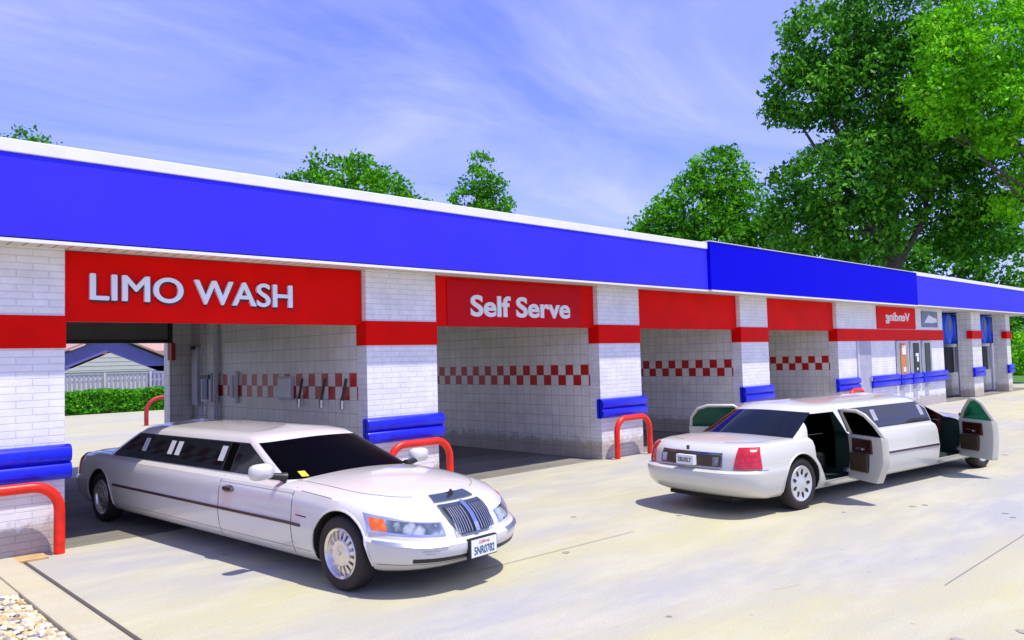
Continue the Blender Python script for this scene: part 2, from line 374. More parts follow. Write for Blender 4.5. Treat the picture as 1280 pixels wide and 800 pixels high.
for i in range(3400):
    x = -.83 - rg.random() ** 1.2 * 1.5; y = -1.8 - rg.random() * 2.7; r = rg.uniform(.014, .034); z = .03 + rg.random() * .02
    if x > -.86 + .03: continue
    a = rg.random() * 6; sx, sy, sz = r * rg.uniform(.8, 1.5), r * rg.uniform(.7, 1.1), r * .7
    vs = []
    for px, py, pz in ((1, 0, 0), (0, 1, 0), (-1, 0, 0), (0, -1, 0), (.55, .55, .7), (-.55, .55, .7), (-.55, -.55, .7), (.55, -.55, .7)):
        qx, qy = px * sx, py * sy; vs.append((x + qx * math.cos(a) - qy * math.sin(a), y + qx * math.sin(a) + qy * math.cos(a), z + pz * sz))
    g.add(vs, [(0, 1, 4), (0, 4, 7), (1, 5, 4), (1, 2, 5), (2, 6, 5), (2, 3, 6), (3, 7, 6), (3, 0, 7), (4, 5, 6, 7)])
tag(g.build('gravel', M['gravel'], smooth=True, auto=70), kind='stuff')
struct(MB().box((-4.5, -14, -.1), (-.80, -1.78, .03)).build('gravel_bed', paint('gravel_soil', (.30, .25, .16), .9)))

# ------------------------------------------------------------------ the building
P, OP = 5.2, 3.916
BT, BB = 2.557, 2.200           # red band
B = empty('car_wash_building', (0, 0, 0), 'long low car wash of white painted brick with blue fascia and open bays', 'building')
def rail(mb, x0, x1, y=0.0, z0=.77, z1=1.15, wrap=True):
    h = (z1 - z0); prof = []
    for c in (.26, .74):
        for a in np.linspace(-90, 90, 9):
            prof.append((-.035 - .075 * max(0, math.cos(R(a))) ** .7, z0 + h * (c + .235 * math.sin(R(a)))))
    prof = [(0, z0)] + prof + [(0, z1)]
    vs = []; xs = (x0, x0 + .015, x1 - .015, x1)
    for i, x in enumerate(xs):
        sc = .93 if i in (0, 3) else 1
        for (dy, z) in prof: vs.append((x, y + dy * sc, z))
    n = len(prof)
    fs = [(i * n + j, i * n + j + 1, (i + 1) * n + j + 1, (i + 1) * n + j) for i in range(3) for j in range(n - 1)]
    fs += [tuple(range(n)), tuple(3 * n + j for j in range(n))[::-1]]
    mb.add(vs, fs)
pillars = [(-4.6, 0)] + [(OP + P * i, P * (i + 1)) for i in range(3)]
for i, (x0, x1) in enumerate(pillars):
    pl = MB().box((x0, 0, -.02), (x1, .24, 3.6)).build('pillar', M['brick'], B)
    MB().box((x0 - .012, -.014, BB), (x1 + .012, .25, BT)).add([(x0, -.0145, BB), (x1, -.0145, BB), (x1, -.0145, BB + .01), (x0, -.0145, BB + .01)], [(0, 1, 2, 3)]).build('painted_band', M['red'], pl, bevel=.006)
    r = MB(); rail(r, x0 - .05, x1 + .05); rb = r.build('bumper_rail', M['rail'], pl, smooth=True)
    if i: MB().box((x0 - .05, -.02, .78), (x0 - .001, .06, 1.14)).build('rail_end_cap', M['rail'], pl)
# vending block front
vb = MB().box((P * 3 + OP, 0, -.02), (28.16, .24, 3.6)).build('wall', M['brick'], B)
MB().box((P * 3 + OP - .012, -.014, BB), (28.18, .25, BT)).build('painted_band', M['red'], vb, bevel=.006)
r = MB(); rail(r, 19.3, 20.75); r.build('bumper_rail', M['rail'], vb, smooth=True)
for a, bb in ((21.65, 23.75), (23.85, 24.8), (24.9, 25.75), (25.85, 28.25)):
    r = MB(); rail(r, a, bb, -.002); r.build('bumper_rail', M['rail'], vb, smooth=True)
d = MB().box((20.85, -.03, 0), (21.75, .02, 2.2)).build('door', M['door_paint'], B, bevel=.01)
MB().box((20.75, -.045, 0), (20.84, -.002, 2.2)).build('frame', M['white2'], d)
MB().box((21.55, -.09, 1.0), (21.62, -.031, 1.12)).build('handle', M['steel'], d, bevel=.01)
# dividing walls, back walls
for i in range(4):
    x0 = OP + P * i; x1 = P * (i + 1) if i < 3 else x0 + 1.2
    MB().box((x0 + .004, .24, -.02), (x1 - .004, 6.3, 3.3)).build('tiled_wall', M['tile'], B)
MB().box((-1.3, .24, -.02), (-.004, 6.3, 3.3)).build('tiled_wall', M['tile'], B)
MB().box((x1, .24, -.02), (28.15, 6.3, 3.3)).build('rear_block', M['tile_plain'], B)
bk = MB()
bk.box((3.46, 6.302, -.02), (3.93, 6.6, 3.3)); bk.box((-1.3, 6.302, -.02), (.02, 6.6, 3.3))
bk.box((.02, 6.302, 2.62), (3.46, 6.6, 3.3)); bk.build('rear_wall', M['tile_plain'], B)
for i in range(1, 4):
    x0 = P * i - P + OP + P - OP if False else P * i
    MB().box((x0 - 1.25, 6.302, -.02), (x0 + .6, 6.6, 3.3)).box((x0 + 3.3, 6.302, -.02), (x0 + OP, 6.6, 3.3)).box((x0 + .6, 6.302, 2.4), (x0 + 3.3, 6.6, 3.3)).build('rear_wall', M['tile_plain'], B)
sh = MB().box((.02, 6.22, 2.50), (3.42, 6.28, 3.28)).build('roller_shutter', M['grey_door'], B)
MB().box((.02, 6.19, 2.44), (3.42, 6.30, 2.51)).build('bottom_bar', M['black'], sh)
MB().box((3.40, 6.16, 2.44), (3.47, 6.26, 3.28)).build('track', M['black'], sh)
MB().box((3.42, 6.10, 2.10), (3.50, 6.30, 2.44)).build('red_guard', M['red_rust'], B)
# headers
for i in range(4):
    MB().box((P * i + .012, .10, 2.50), (P * i + OP - .014, .22, 3.29)).build('header_panel', M['red'], B)
# roof and ceiling
MB().box((-4.6, -.06, 3.30), (39.9, 6.6, 3.40)).build('ceiling', M['white2'], B)
MB().box((-4.6, .0, 3.41), (39.9, 6.7, 4.1)).build('roof', M['roofing'], B)
# soffit + fascia (three lengths)
OV = .44
MB().box((-4.7, -OV, 3.292), (39.9, -.062, 3.33)).build('soffit', M['soffit'], B)
def fascia(name, x0, x1, dy, zb, zt, mat, cap0, cap1, capb=.18):
    f = MB().box((x0, -OV - dy, zb), (x1, -OV + .05, zt)).build(name, mat, B)
    if cap1 > cap0: MB().box((x0 - .01, -OV - dy - .02, cap0), (x1, -OV + .25, cap1)).build('coping', M['white'], f, bevel=.01)
    MB().box((x0, -OV - dy - .012, zb - .035), (x1, -OV + .04, zb)).build('drip_trim', M['white'], f)
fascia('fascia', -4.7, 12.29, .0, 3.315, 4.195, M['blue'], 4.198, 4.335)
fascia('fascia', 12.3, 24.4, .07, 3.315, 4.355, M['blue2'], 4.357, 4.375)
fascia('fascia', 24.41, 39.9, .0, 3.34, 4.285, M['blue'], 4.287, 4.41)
# vacuum bays at the far end
for x0, x1 in ((31.4, 32.55), (36.0, 36.6)):
    pl = MB().box((x0, 0, -.02), (x1, .5, 3.292)).build('pillar', M['tile_plain'], B)
    MB().box((x0 - .1, -.05, BB + .05), (x1 + .02, .15, BT)).build('painted_band', M['red'], pl)
    r = MB(); rail(r, x0 - .1, x1 + .05); r.build('bumper_rail', M['rail'], pl, smooth=True)
MB().box((28.17, 1.1, -.02), (39.7, 1.3, 3.292)).build('rear_wall', M['tile_plain'], B)
MB().box((28.162, 0.02, -.02), (28.20, 1.1, 3.292)).build('side_wall', M['white'], B)
def vacuum(x, lab):
    v_ = empty('vacuum_station', (x, .72, 0), lab, 'vacuum station', 'vacuum stations in the end bays')
    for k in range(3):
        cx = .55 + k * 1.0; mb = MB(); pts = []
        for a in np.linspace(0, 2 * math.pi, 24, endpoint=False):
            zz_ = math.sin(a); xx = math.cos(a) * (.46 if zz_ > 0 else .46 - .2 * (-zz_)); pts.append((cx + xx, 2.62 + .60 * zz_ if zz_ > 0 else 2.62 + .55 * zz_))
        n = len(pts)
        vs = [(px, -.18, pz) for px, pz in pts] + [(px, .15, pz) for px, pz in pts]
        mb.add(vs, [tuple(range(n)), tuple(range(n, 2 * n))[::-1]] + [(i, (i + 1) % n, n + (i + 1) % n, n + i) for i in range(n)])
        h = mb.build('canister', M['vac_blue'], v_, bevel=.03, smooth=True)
        e = MB(); n = 20; vs = [(cx + .17 * math.cos(a), -.2, 2.80 + .27 * math.sin(a)) for a in np.linspace(0, 2 * math.pi, n, endpoint=False)]
        vs += [(x_, -.17, z_) for x_, y_, z_ in vs]
        e.add(vs, [tuple(range(n)), tuple(range(n, 2 * n))[::-1]] + [(i, (i + 1) % n, n + (i + 1) % n, n + i) for i in range(n)]).build('oval_cover', M['vac_grey'], h)
    MB().box((0, .16, 2.2), (3.1, .36, 3.25)).build('back_panel', M['vac_blue'], v_)
    c = MB().box((1.0, .05, .95), (1.6, .36, 1.95)).build('control_cabinet', M['dark'], v_, bevel=.02)
    MB().box((1.62, .0, .95), (1.95, .36, 1.95)).build('side_panel', M['white'], v_, bevel=.02)
    MB().tube([(2.35, .1, 0), (2.35, .1, 2.3)], .05).build('hose_pole', M['white'], v_, smooth=True)
vacuum(30.1, 'blue vacuum station in the bay beside the vending wall')
vacuum(34.5, 'blue vacuum station in the last bay at the far right end')
# vending machines
def vend(x0, x1, lab, face, extra):
    v_ = empty('vending_machine', ((x0 + x1) / 2, 0, 0), lab, 'vending machine', 'vending machines set in the wall')
    hw = (x1 - x0) / 2
    MB().box((-hw, -.07, 1.0), (hw, -.016, 2.19)).build('cabinet', M['steel'], v_, bevel=.01)
    MB().box((-hw * .55, -.085, 1.12), (hw * .55, -.071, 2.12)).build('front_panel', face, v_, bevel=.004)
    for (a, bb, c, dd, mt, nm) in extra: MB().box((a, -.095, c), (bb, -.086, dd)).build(nm, mt, v_)
    MB().box((-.2, -.1, .62), (.2, -.002, .72)).build('delivery_tray', M['steel'], v_)
vend(23.70, 24.62, 'orange fronted vending machine, nearest of the three set in the wall', M['orange'], [(-.15, .15, 1.75, 2.05, M['white'], 'label_panel'), (-.1, .12, 1.2, 1.35, M['white'], 'price_plate')])
vend(24.86, 25.72, 'black vending machine with white crescent mark, middle of the three', M['black'], [(-.12, .14, 1.68, 1.78, M['white'], 'label_panel'), (-.02, .14, 1.5, 1.67, M['white'], 'label_panel'), (-.06, .06, 1.22, 1.3, M['white'], 'price_plate')])
vend(25.92, 26.75, 'plain dark vending machine, farthest of the three set in the wall', M['dark'], [])

# signs
s1 = MB()
for k_, (dx, dz) in enumerate(((0, 0), (-.009, .0), (.009, .0), (0, .006), (0, -.006), (.006, .004), (-.006, -.004))): add_text(s1, 'LIMO WASH', (.28 + dx, .076 + k_ * .0009, 2.75 + dz), 2.50, .30, ext=.02)
vs = np.array(s1.v); mid = .28
s1.v = [(x, y, z + (x - .28) * -.012) for x, y, z in s1.v]
s1b = MB()
for k_, (dx, dz) in enumerate(((-.014, -.008), (.0, -.02), (-.012, .008), (.012, .004))): add_text(s1b, 'LIMO WASH', (.28 + dx, .088 + k_ * .0015, 2.75 + dz), 2.50, .30, ext=.02)
s1b.v = [(x + .014, y, z + (x - .28) * -.012 - .006) for x, y, z in s1b.v]
sg = empty('limo_wash_sign', (0, 0, 0), 'raised pale LIMO WASH lettering on the first red header', 'sign')
s1.build('letters', M['offwhite'], sg); s1b.build('letter_shadow_outline', M['black'], sg)  # black letter copies give the lettering a dark outline and drop shadow
sg = empty('self_serve_sign', (0, 0, 0), 'red Self Serve sign on the second bay header', 'sign')
MB().box((5.50, .082, 2.515), (8.72, .099, 3.25)).build('board', M['red2'], sg, bevel=.003)
t = MB(); add_text(t, 'Self Serve', (5.98, .074, 2.66), 2.42, .36, bold=.028, ext=.012); t.build('letters', M['white'], sg)
sg = empty('vending_sign', (0, 0, 0), 'small red sign with Vending lettered in reverse', 'sign')
MB().box((22.3, -.03, 2.575), (25.5, -.001, 3.27)).build('board', M['red'], sg, bevel=.003)
t = MB(); add_text(t, 'Vending', (22.95, -.036, 2.74), 2.0, .36, bold=.02, ext=.008, mirror=True); t.build('letters', M['white'], sg)
sg = empty('picture_sign', (0, 0, 0), 'small grey picture board with a white shape beside the vending sign', 'sign')
MB().box((26.1, -.03, 2.66), (27.6, -.001, 3.20)).build('board', M['vac_grey'], sg)
pf = MB(); pts = [(26.3, 2.8), (26.5, 2.95), (26.75, 3.08), (27.1, 3.0), (27.5, 2.95), (27.5, 2.83), (27.1, 2.8)]
pf.add([(x, -.036, z) for x, z in pts] + [(x, -.03, z) for x, z in pts], [tuple(range(7)), tuple(range(7, 14))[::-1]] + [(i, (i + 1) % 7, 7 + (i + 1) % 7, 7 + i) for i in range(7)]).build('car_shape', M['white'], sg)

# bay 1 equipment on the right wall
X = OP - .002
def equip(name, lab, cat, y0, y1, z0, z1, d, mat, kids=(), group=None):
    e = empty(name, (X, (y0 + y1) / 2, z0), lab, cat, group); h = (y1 - y0) / 2
    MB().box((-d, -h, 0), (0, h, z1 - z0)).build('housing', mat, e, bevel=.01)
    for (nm, a, bb, c, dd, mt) in kids: MB().box((-d - .03, a, c), (-d - .001, bb, dd)).build(nm, mt, e, bevel=.005)
equip('coin_meter', 'white coin meter box with tall blue dial panel inside first bay', 'meter box', 5.15, 5.62, 1.28, 1.82, .12, M['white2'], [('dial_panel', -.12, .10, .05, .45, M['vac_grey']), ('hood', -.2, .2, .44, .52, M['dark'])])
equip('narrow_panel', 'narrow white panel on the first bay wall', 'panel', 4.22, 4.45, 1.28, 1.85, .06, M['white'], [('face_plate', -.06, .06, .1, .5, M['white2'])])
equip('notice_board', 'small square pale notice on the red checks of the first bay', 'notice', 2.15, 2.65, 1.37, 1.76, .03, M['white2'], [('paper', -.2, .2, .04, .35, M['white'])])
equip('pipe_cabinet', 'tall grey wall cabinet at the back of the first bay', 'cabinet', 5.85, 6.12, 1.2, 2.35, .10, M['white2'], [('lid', -.1, .1, 1.1, 1.17, M['dark'])])
hz = MB(); hz.tube([(X - .06, 5.05, 0), (X - .06, 5.05, 3.28)], .05).tube([(X - .06, 5.7, 0), (X - .06, 5.7, 3.28)], .018)
tag(hz.build('wall_pipes', M['white2'], smooth=True), 'grey vertical pipes running up the first bay wall', 'pipe')
for yy, lb in ((1.9, 'dark wash lance resting in a sleeve nearest the notice'), (1.2, 'dark wash lance in the middle sleeve on the checks'), (.6, 'dark wash lance nearest the brick pillar')):
    e = empty('wash_lance', (X, yy, 1.3), lb, 'wash lance', 'wash lances on the first bay wall')
    MB().tube([(-.05, 0, .1), (-.05, -.12, .42)], .022, 8).build('handle', M['dark'], e, smooth=True)
    MB().tube([(-.04, .03, -.03), (-.04, .02, .14)], .035, 8).build('holster', M['steel'], e, smooth=True)
hs = MB(); pts = [(3.4, 5.9, .25), (3.4, 5.75, .75), (3.4, 5.5, .95), (3.4, 5.1, 1.0), (3.42, 4.8, .93), (3.44, 4.55, .9)]
e = empty('hose_reel', (3.6, 5.2, 0), 'black looped hose with pale nozzle behind the parked limousine', 'hose')
MB().tube([(x - 3.6, y - 5.2, z) for x, y, z in pts], .02, 8).build('hose', M['black'], e, smooth=True)
MB().tube([(-.16, -.6, .9), (-.16, -.95, .86)], .045, 10).build('nozzle', M['siding'], e, smooth=True)
MB().box((-.2, .0, 0), (.1, .3, .5)).build('drum', M['dark'], e, bevel=.03)
e = empty('boom_bracket', (8.3, 1.6, 3.29), 'dark overhead boom arm hanging inside the second bay', 'boom')
MB().tube([(0, 0, 0), (0, 0, -.62)], .04, 10).build('drop_pipe', M['dark'], e, smooth=True)
MB().tube([(0, 0, -.56), (-.7, .9, -.42)], .02, 8).build('arm', M['dark'], e, smooth=True)

# bollard hoops
def arc_pts(x0, x1, top, r=.22, n=8):
    pts = [(x0, 0, 0), (x0, 0, top - r)]
    for i in range(1, n + 1):
        a = math.pi - i / n * math.pi / 2; pts.append((x0 + r + r * math.cos(a), 0, top - r + r * math.sin(a)))
    for i in range(n + 1):
        a = math.pi / 2 - i / n * math.pi / 2; pts.append((x1 - r + r * math.cos(a), 0, top - r + r * math.sin(a)))
    pts.append((x1, 0, 0)); return pts
for x0, x1, y, lb, top in ((-1.25, -.10, -.20, 'red steel hoop guarding the first pillar at the left edge', .74), (4.15, 5.25, -.20, 'red steel hoop on the pillar between the first two bays', .74),
                           (9.30, 10.32, -.22, 'red steel hoop on the pillar right of the Self Serve bay', .76), (19.7, 20.6, -.22, 'red steel hoop beside the grey door', .80),
                           (7.15, 8.6, 18.4, 'weathered red hoop seen through the first bay', .95)):
    e = empty('guard_hoop', (x0, y, 0), lb, 'bollard', 'red guard hoops along the car wash')
    r0 = .055 if y < 0 else .07
    MB().tube([(p[0] - x0, p[1], p[2]) for p in arc_pts(x0, x1, top, .26 if y < 0 else .5)], r0, 16).build('hoop', M['red_pipe'] if y < 0 else M['red_rust'], e, smooth=True)
    for xx in (0, x1 - x0): MB().lathe([(0, r0 + .02), (.006, r0 + .018), (.012, r0 + .002)], 16, 'z', (xx, 0, .0)).build('footing', M['concrete2'], e)

# ------------------------------------------------------------------ behind the building
def leaves(mb_pts, size, rng):
    n = len(mb_pts); c = np.array(mb_pts)
    a = rng.normal(size=(n, 3)); a /= np.linalg.norm(a, axis=1)[:, None]
    b_ = rng.normal(size=(n, 3)); b_ = np.cross(a, b_); b_ /= np.linalg.norm(b_, axis=1)[:, None]
    s = size * rng.uniform(.6, 1.3, (n, 1)); nn = np.cross(a, b_)
    v = np.stack([c - a * s, c + b_ * s * .55 + nn * s * .15, c + a * s, c - b_ * s * .55 + nn * s * .15], 1).reshape(-1, 3)
    return v
def leaf_mesh(name, v, mat, parent=None, loc=None):
    n = len(v) // 4; me = bpy.data.meshes.new(name)
    me.vertices.add(n * 4); me.vertices.foreach_set('co', v.astype(np.float32).ravel())
    me.loops.add(n * 4); me.loops.foreach_set('vertex_index', np.arange(n * 4, dtype=np.int32))
    me.polygons.add(n); me.polygons.foreach_set('loop_start', np.arange(0, n * 4, 4, dtype=np.int32)); me.polygons.foreach_set('loop_total', np.full(n, 4, np.int32))
    me.update(calc_edges=True); me.validate(); me.materials.append(mat)
    o = bpy.data.objects.new(name, me); COL.objects.link(o)
    if parent: o.parent = parent
    if loc: o.location = loc
    return o
def crown_pts(blobs, dens, rng, clump=.45, per=9):
    out = []
    for (cx, cy, cz, rx, ry, rz) in blobs:
        area = 4 * math.pi * ((rx * ry) ** 1.6 / 3 + (rx * rz) ** 1.6 / 3 + (ry * rz) ** 1.6 / 3) ** (1 / 1.6)
        n = int(area * dens / per) + 4
        d_ = rng.normal(size=(n, 3)); d_ /= np.linalg.norm(d_, axis=1)[:, None]
        ph = rng.uniform(0, 6, 6)
        lump = 1 + .13 * np.sin(d_[:, 0] * 5 + ph[0]) * np.sin(d_[:, 1] * 5 + ph[1]) + .10 * np.sin(d_[:, 2] * 9 + ph[2]) + .08 * np.sin(d_[:, 0] * 13 + ph[3] + d_[:, 2] * 7)
        rad = (rng.uniform(.0, 1, n) ** .33 * .45 + .60) * lump
        c = np.array([cx, cy, cz]) + d_ * rad[:, None] * np.array([rx, ry, rz])
        cl_ = np.repeat(c, per, 0) + rng.normal(size=(n * per, 3)) * clump * np.array([1, 1, .6]) * .6
        out.append(cl_)
    return np.concatenate(out)
def tree(name, x, y, label, blobs, mat, trunk_r, trunk_h, dens=26, lsz=.16, seed=1, clump=.5, limbs=8, group='trees behind the car wash'):
    rng = np.random.default_rng(seed); rr = random.Random(seed)
    t = empty(name, (x, y, 0), label, 'tree', group)
    pts = crown_pts(blobs, dens, rng, clump)
    leaf_mesh('crown', leaves(pts, lsz, rng), mat, t)
    mb = MB(); mb.tube([(0, 0, -.1), (.05, 0, trunk_h * .3), (-.05, .1, trunk_h * .7), (.1, 0, trunk_h * 1.25)], [trunk_r * 1.25, trunk_r, trunk_r * .85, trunk_r * .4], 12)
    for i in range(limbs):
        bl = blobs[i % len(blobs)]; h0 = trunk_h * rr.uniform(.55, 1.05)
        e = Vector((bl[0], bl[1], bl[2])) + Vector((rr.uniform(-.4, .4) * bl[3], rr.uniform(-.4, .4) * bl[4], rr.uniform(-.2, .4) * bl[5]))
        m_ = Vector((0, 0, h0)).lerp(e, .5) + Vector((0, 0, -.05 * trunk_h)) + Vector((rr.uniform(-.5, .5), rr.uniform(-.5, .5), 0))
        mb.tube([(0, 0, h0), m_, e], [trunk_r * .5, trunk_r * .3, trunk_r * .08], 7)
    mb.build('trunk', M['bark'], t, smooth=True)
    return t
def rnd_blobs(n, W, D, z0, z1, r, seed, shape=None):
    rr = random.Random(seed); out = []
    for i in range(n):
        t_ = (i + .5) / n; z = z0 + (z1 - z0) * t_; env = shape(t_) if shape else math.sin(math.pi * min(1, .15 + t_ * .8)) ** .7
        a = i * 2.4 + rr.uniform(-.4, .4); k_ = rr.uniform(.45, 1) * env
        rb = r * rr.uniform(.75, 1.2) * (.55 + .45 * env)
        out.append((math.cos(a) * k_ * W, math.sin(a) * k_ * D, z, rb, rb, rb * .75))
    return out
# large dark maple behind the right end: crown left edge faces the sky
Rv = Vector((Rt.x, Rt.y, 0))
def rel(blobs):      # blobs given as (across the view, away, up, r, ry, rz)
    fx = Vector((math.sin(yaw), math.cos(yaw), 0)); out = []
    for a, d_, z, r1, r2, r3 in blobs:
        p = Rv * a + fx * d_; out.append((p.x, p.y, z, r1, r2, r3))
    return out
tree('maple_tree', 45.0, 7.6, 'huge dark maple with thick forked trunk above the right roof end',
     rel([(-1.0, 0, 17.2, 3.2, 3.2, 2.6), (-4.6, 0, 17.0, 2.2, 2.2, 1.7), (-3.0, 1, 20.2, 2.9, 2.6, 2.2), (.6, 0, 21.5, 3.2, 3, 2.6), (2.2, 1, 18.0, 3.2, 3, 2.8), (-5.9, 0, 15.9, 1.0, 1.0, .8), (-5.2, 0, 18.4, 1.3, 1.2, .9),
          (-3.8, -1, 11.2, 3.3, 3.0, 2.5), (-1.4, -1.2, 12.2, 2.8, 2.6, 2.3), (.8, -.5, 13.6, 2.6, 2.4, 2.0), (-5.3, 0, 9.4, 2.1, 2.1, 1.8), (-2.4, -1, 8.6, 2.6, 2.2, 1.7), (3.0, 0, 13.6, 2.7, 2.4, 2.2), (3.6, 1, 10.3, 2.6, 2.4, 1.9), (6.2, 1, 11.6, 2.8, 2.4, 2.2), (6.0, 1, 15.8, 3, 2.6, 2.4), (5.8, 1.5, 8.6, 2.6, 2.2, 1.6)]),
     M['leaf_dark'], .48, 9.5, dens=46, lsz=.17, seed=3, clump=.42, limbs=14)
tree('lime_tree', 45.6, -.3, 'bright lime green tree at the upper right corner',
     rel([(-4.6, 0, 16.6, 2.2, 2, 1.5), (-6.2, 0, 15.0, 1.3, 1.3, 1.0), (-2.4, 0, 17.6, 2.4, 2.2, 1.8), (-3.4, -.6, 14.3, 2.1, 2, 1.2), (-1.0, 0, 15.4, 2.4, 2, 1.7), (-5.2, .4, 18.6, 1.5, 1.4, .9), (-1.2, 0, 12.9, 1.6, 1.5, 1.0), (.8, 0, 18.4, 2.6, 2.4, 2), (-2.8, .3, 20.0, 2.0, 2, 1.1), (-5.9, 0, 13.4, .8, .8, .6), (1.4, 0, 14.0, 2, 2, 1.6), (-3.3, 0, 12.2, .9, .9, .5), (-.6, .5, 10.6, 1.5, 1.4, 1.0), (-1.8, .8, 9.2, 1.1, 1.1, .8)]),
     M['leaf_bright'], .22, 12.5, dens=54, lsz=.14, seed=5, clump=.38, limbs=10)
tree('round_tree', 45.5, 20.6, 'mid green broad tree between the small conical tree and the maple',
     rel([(0, 0, 12.3, 3.0, 3, 2.4), (1.0, 0, 14.5, 2.2, 2, 1.6), (-2.6, 0, 11.0, 2.2, 2.2, 1.8), (-4.6, 0, 9.3, 1.7, 1.7, 1.5), (2.8, 0, 11.8, 2.4, 2.4, 2.2), (.6, -1, 9.6, 3.0, 2.6, 2.2), (4.3, 0, 9.6, 2.0, 2, 1.8), (-6.2, 0, 8.4, 1.2, 1, .9), (-7.0, 0, 7.4, .9, .9, .8), (-3.6, 0, 10.6, 1.2, 1.2, .9), (-2.4, -1, 8.3, 2.6, 2.2, 1.8), (3, 0, 7.8, 2.6, 2, 1.6), (1.6, 0, 15.9, .8, .8, .6)]),
     M['leaf_mid'], .3, 7, dens=40, lsz=.17, seed=8, clump=.42)
tree('spreading_tree', 30.1, 42.2, 'wide rounded tree rising over the fascia right of the LIMO WASH header',
     rel([(0, 0, 15.4, 3.2, 3, 2.5), (-2.6, 0, 14.7, 2.6, 2.4, 2.0), (-4.8, 0, 13.5, 1.9, 1.9, 1.3), (2.4, 0, 14.7, 2.5, 2.4, 2.0), (4.4, 0, 13.5, 1.8, 1.8, 1.3), (0, 0, 12.2, 4.4, 3.5, 2.2), (5.6, 0, 12.5, 1.1, 1.1, .9), (-6.0, 0, 13.2, 1.2, 1.2, .9), (-7.0, 0, 12.7, .8, .8, .6), (-3.6, 0, 12.4, 2.4, 2, 1.5)]),
     M['leaf_mid'], .3, 9, dens=34, lsz=.18, seed=11, clump=.42)
tree('conical_tree', 37.6, 35.1, 'small pointed tree standing alone against the sky',
     rel([(0, 0, 17.0, .7, .7, 1.0), (-.2, 0, 15.6, 1.2, 1.2, 1.1), (.9, 0, 15.3, .9, .9, .9), (-1.0, 0, 14.2, 1.3, 1.2, 1.0), (.9, 0, 13.9, 1.4, 1.3, 1.1), (0, 0, 12.6, 2.0, 1.9, 1.3), (1.8, 0, 13.2, .9, .9, .8), (-2.0, 0, 13.1, .8, .8, .6), (0, 0, 10.8, 2.1, 2, 1.4)]),
     M['leaf_mid'], .22, 9.5, dens=30, lsz=.17, seed=14, clump=.38, limbs=6)
tree('distant_tree', 9.9, 47.8, 'tip of a tree showing over the far left of the roof',
     rel([(-.2, 0, 16.9, .8, .8, .8), (.6, 0, 16.6, .7, .7, .7), (-1.0, 0, 16.3, .8, .8, .7), (1.2, 0, 15.9, .8, .8, .7), (0, 0, 15, 1.9, 1.7, 1.4), (0, 0, 12.6, 2.3, 2, 1.8)]),
     M['leaf_dark'], .2, 11, dens=22, lsz=.15, seed=17, clump=.4, limbs=5)
tree('far_oak', 60, 14, 'dark tree filling the gap under the maple above the roof', rel([(-4.5, 0, 7.5, 4, 3, 3), (0, 0, 8, 4, 3, 3.4), (4.5, 0, 7.5, 4, 3, 3), (9, 0, 8, 4, 3, 3.6), (2, 0, 4.4, 5, 3, 2.6), (8, 0, 4.2, 4, 3, 2.4), (-8, 0, 7.2, 3, 3, 2.6)]), M['leaf_dark'], .35, 6, dens=22, lsz=.22, seed=21, clump=.5)
for i, (x, y, s_, lb) in enumerate(((59, 4.4, 1.7, 'bright green shrub on the lawn past the right end of the building'), (63, 7.4, 2.2, 'taller green shrub behind the bright one at the right edge'), (60, 1.2, 1.6, 'low leafy shrub at the extreme right edge'))):
    sh_ = empty('shrub', (x, y, 0), lb, 'shrub', 'shrubs past the building end'); rng = np.random.default_rng(40 + i)
    leaf_mesh('foliage', leaves(crown_pts([(0, 0, s_ * .8, s_, s_, s_ * .9), (s_ * .7, -s_ * .5, s_ * .6, s_ * .8, s_ * .8, s_ * .6)], 60, rng, .3), .13, rng), M['leaf_bright'] if i != 1 else M['leaf_mid'], sh_)
    MB().tube([(0, 0, -.05), (.1, 0, s_)], [.06, .02], 6).build('stem', M['bark'], sh_)
# hedge
rng = np.random.default_rng(77); n = 26000
hx = rng.uniform(-2, 24, n); q = rng.uniform(0, 1, n); front = q < .5
hy = np.where(front, 28.7 + rng.normal(0, .05, n), rng.uniform(28.7, 29.7, n)); hz_ = np.where(front, rng.uniform(.0, .95, n), .95 + rng.normal(0, .04, n))
hy += .08 * np.sin(hx * 3.1) * (hz_ > .2); hz_ += .04 * np.sin(hx * 2.3)
he = empty('hedge', (11, 29.2, 0), 'clipped bright green hedge along the back of the lot', 'hedge')
leaf_mesh('foliage', leaves(np.stack([hx - 11, hy - 29.2, hz_], 1), .085, rng), M['hedge'], he)
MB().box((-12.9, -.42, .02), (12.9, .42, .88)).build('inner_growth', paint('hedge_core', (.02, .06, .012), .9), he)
# fence
fe = empty('picket_fence', (11, 31, 0), 'grey board fence behind the clipped hedge', 'fence')
fb = MB(); xx = -13
while xx < 13:
    fb.box((xx, 0, .1), (xx + .115, .03, 1.75)); xx += .20
fb.build('boards', M['fence'], fe)
MB().box((-13, .03, .35), (13, .09, .45)).box((-13, .03, 1.35), (13, .09, 1.45)).box((-13, -.01, 1.72), (13, .1, 1.80)).build('rails', M['fence'], fe)
pm = MB()
for kx in np.arange(-12, 13, 2.1): MB().box((kx, -.05, 0), (kx + .1, .03, 1.82)).build('post', M['siding'], fe)
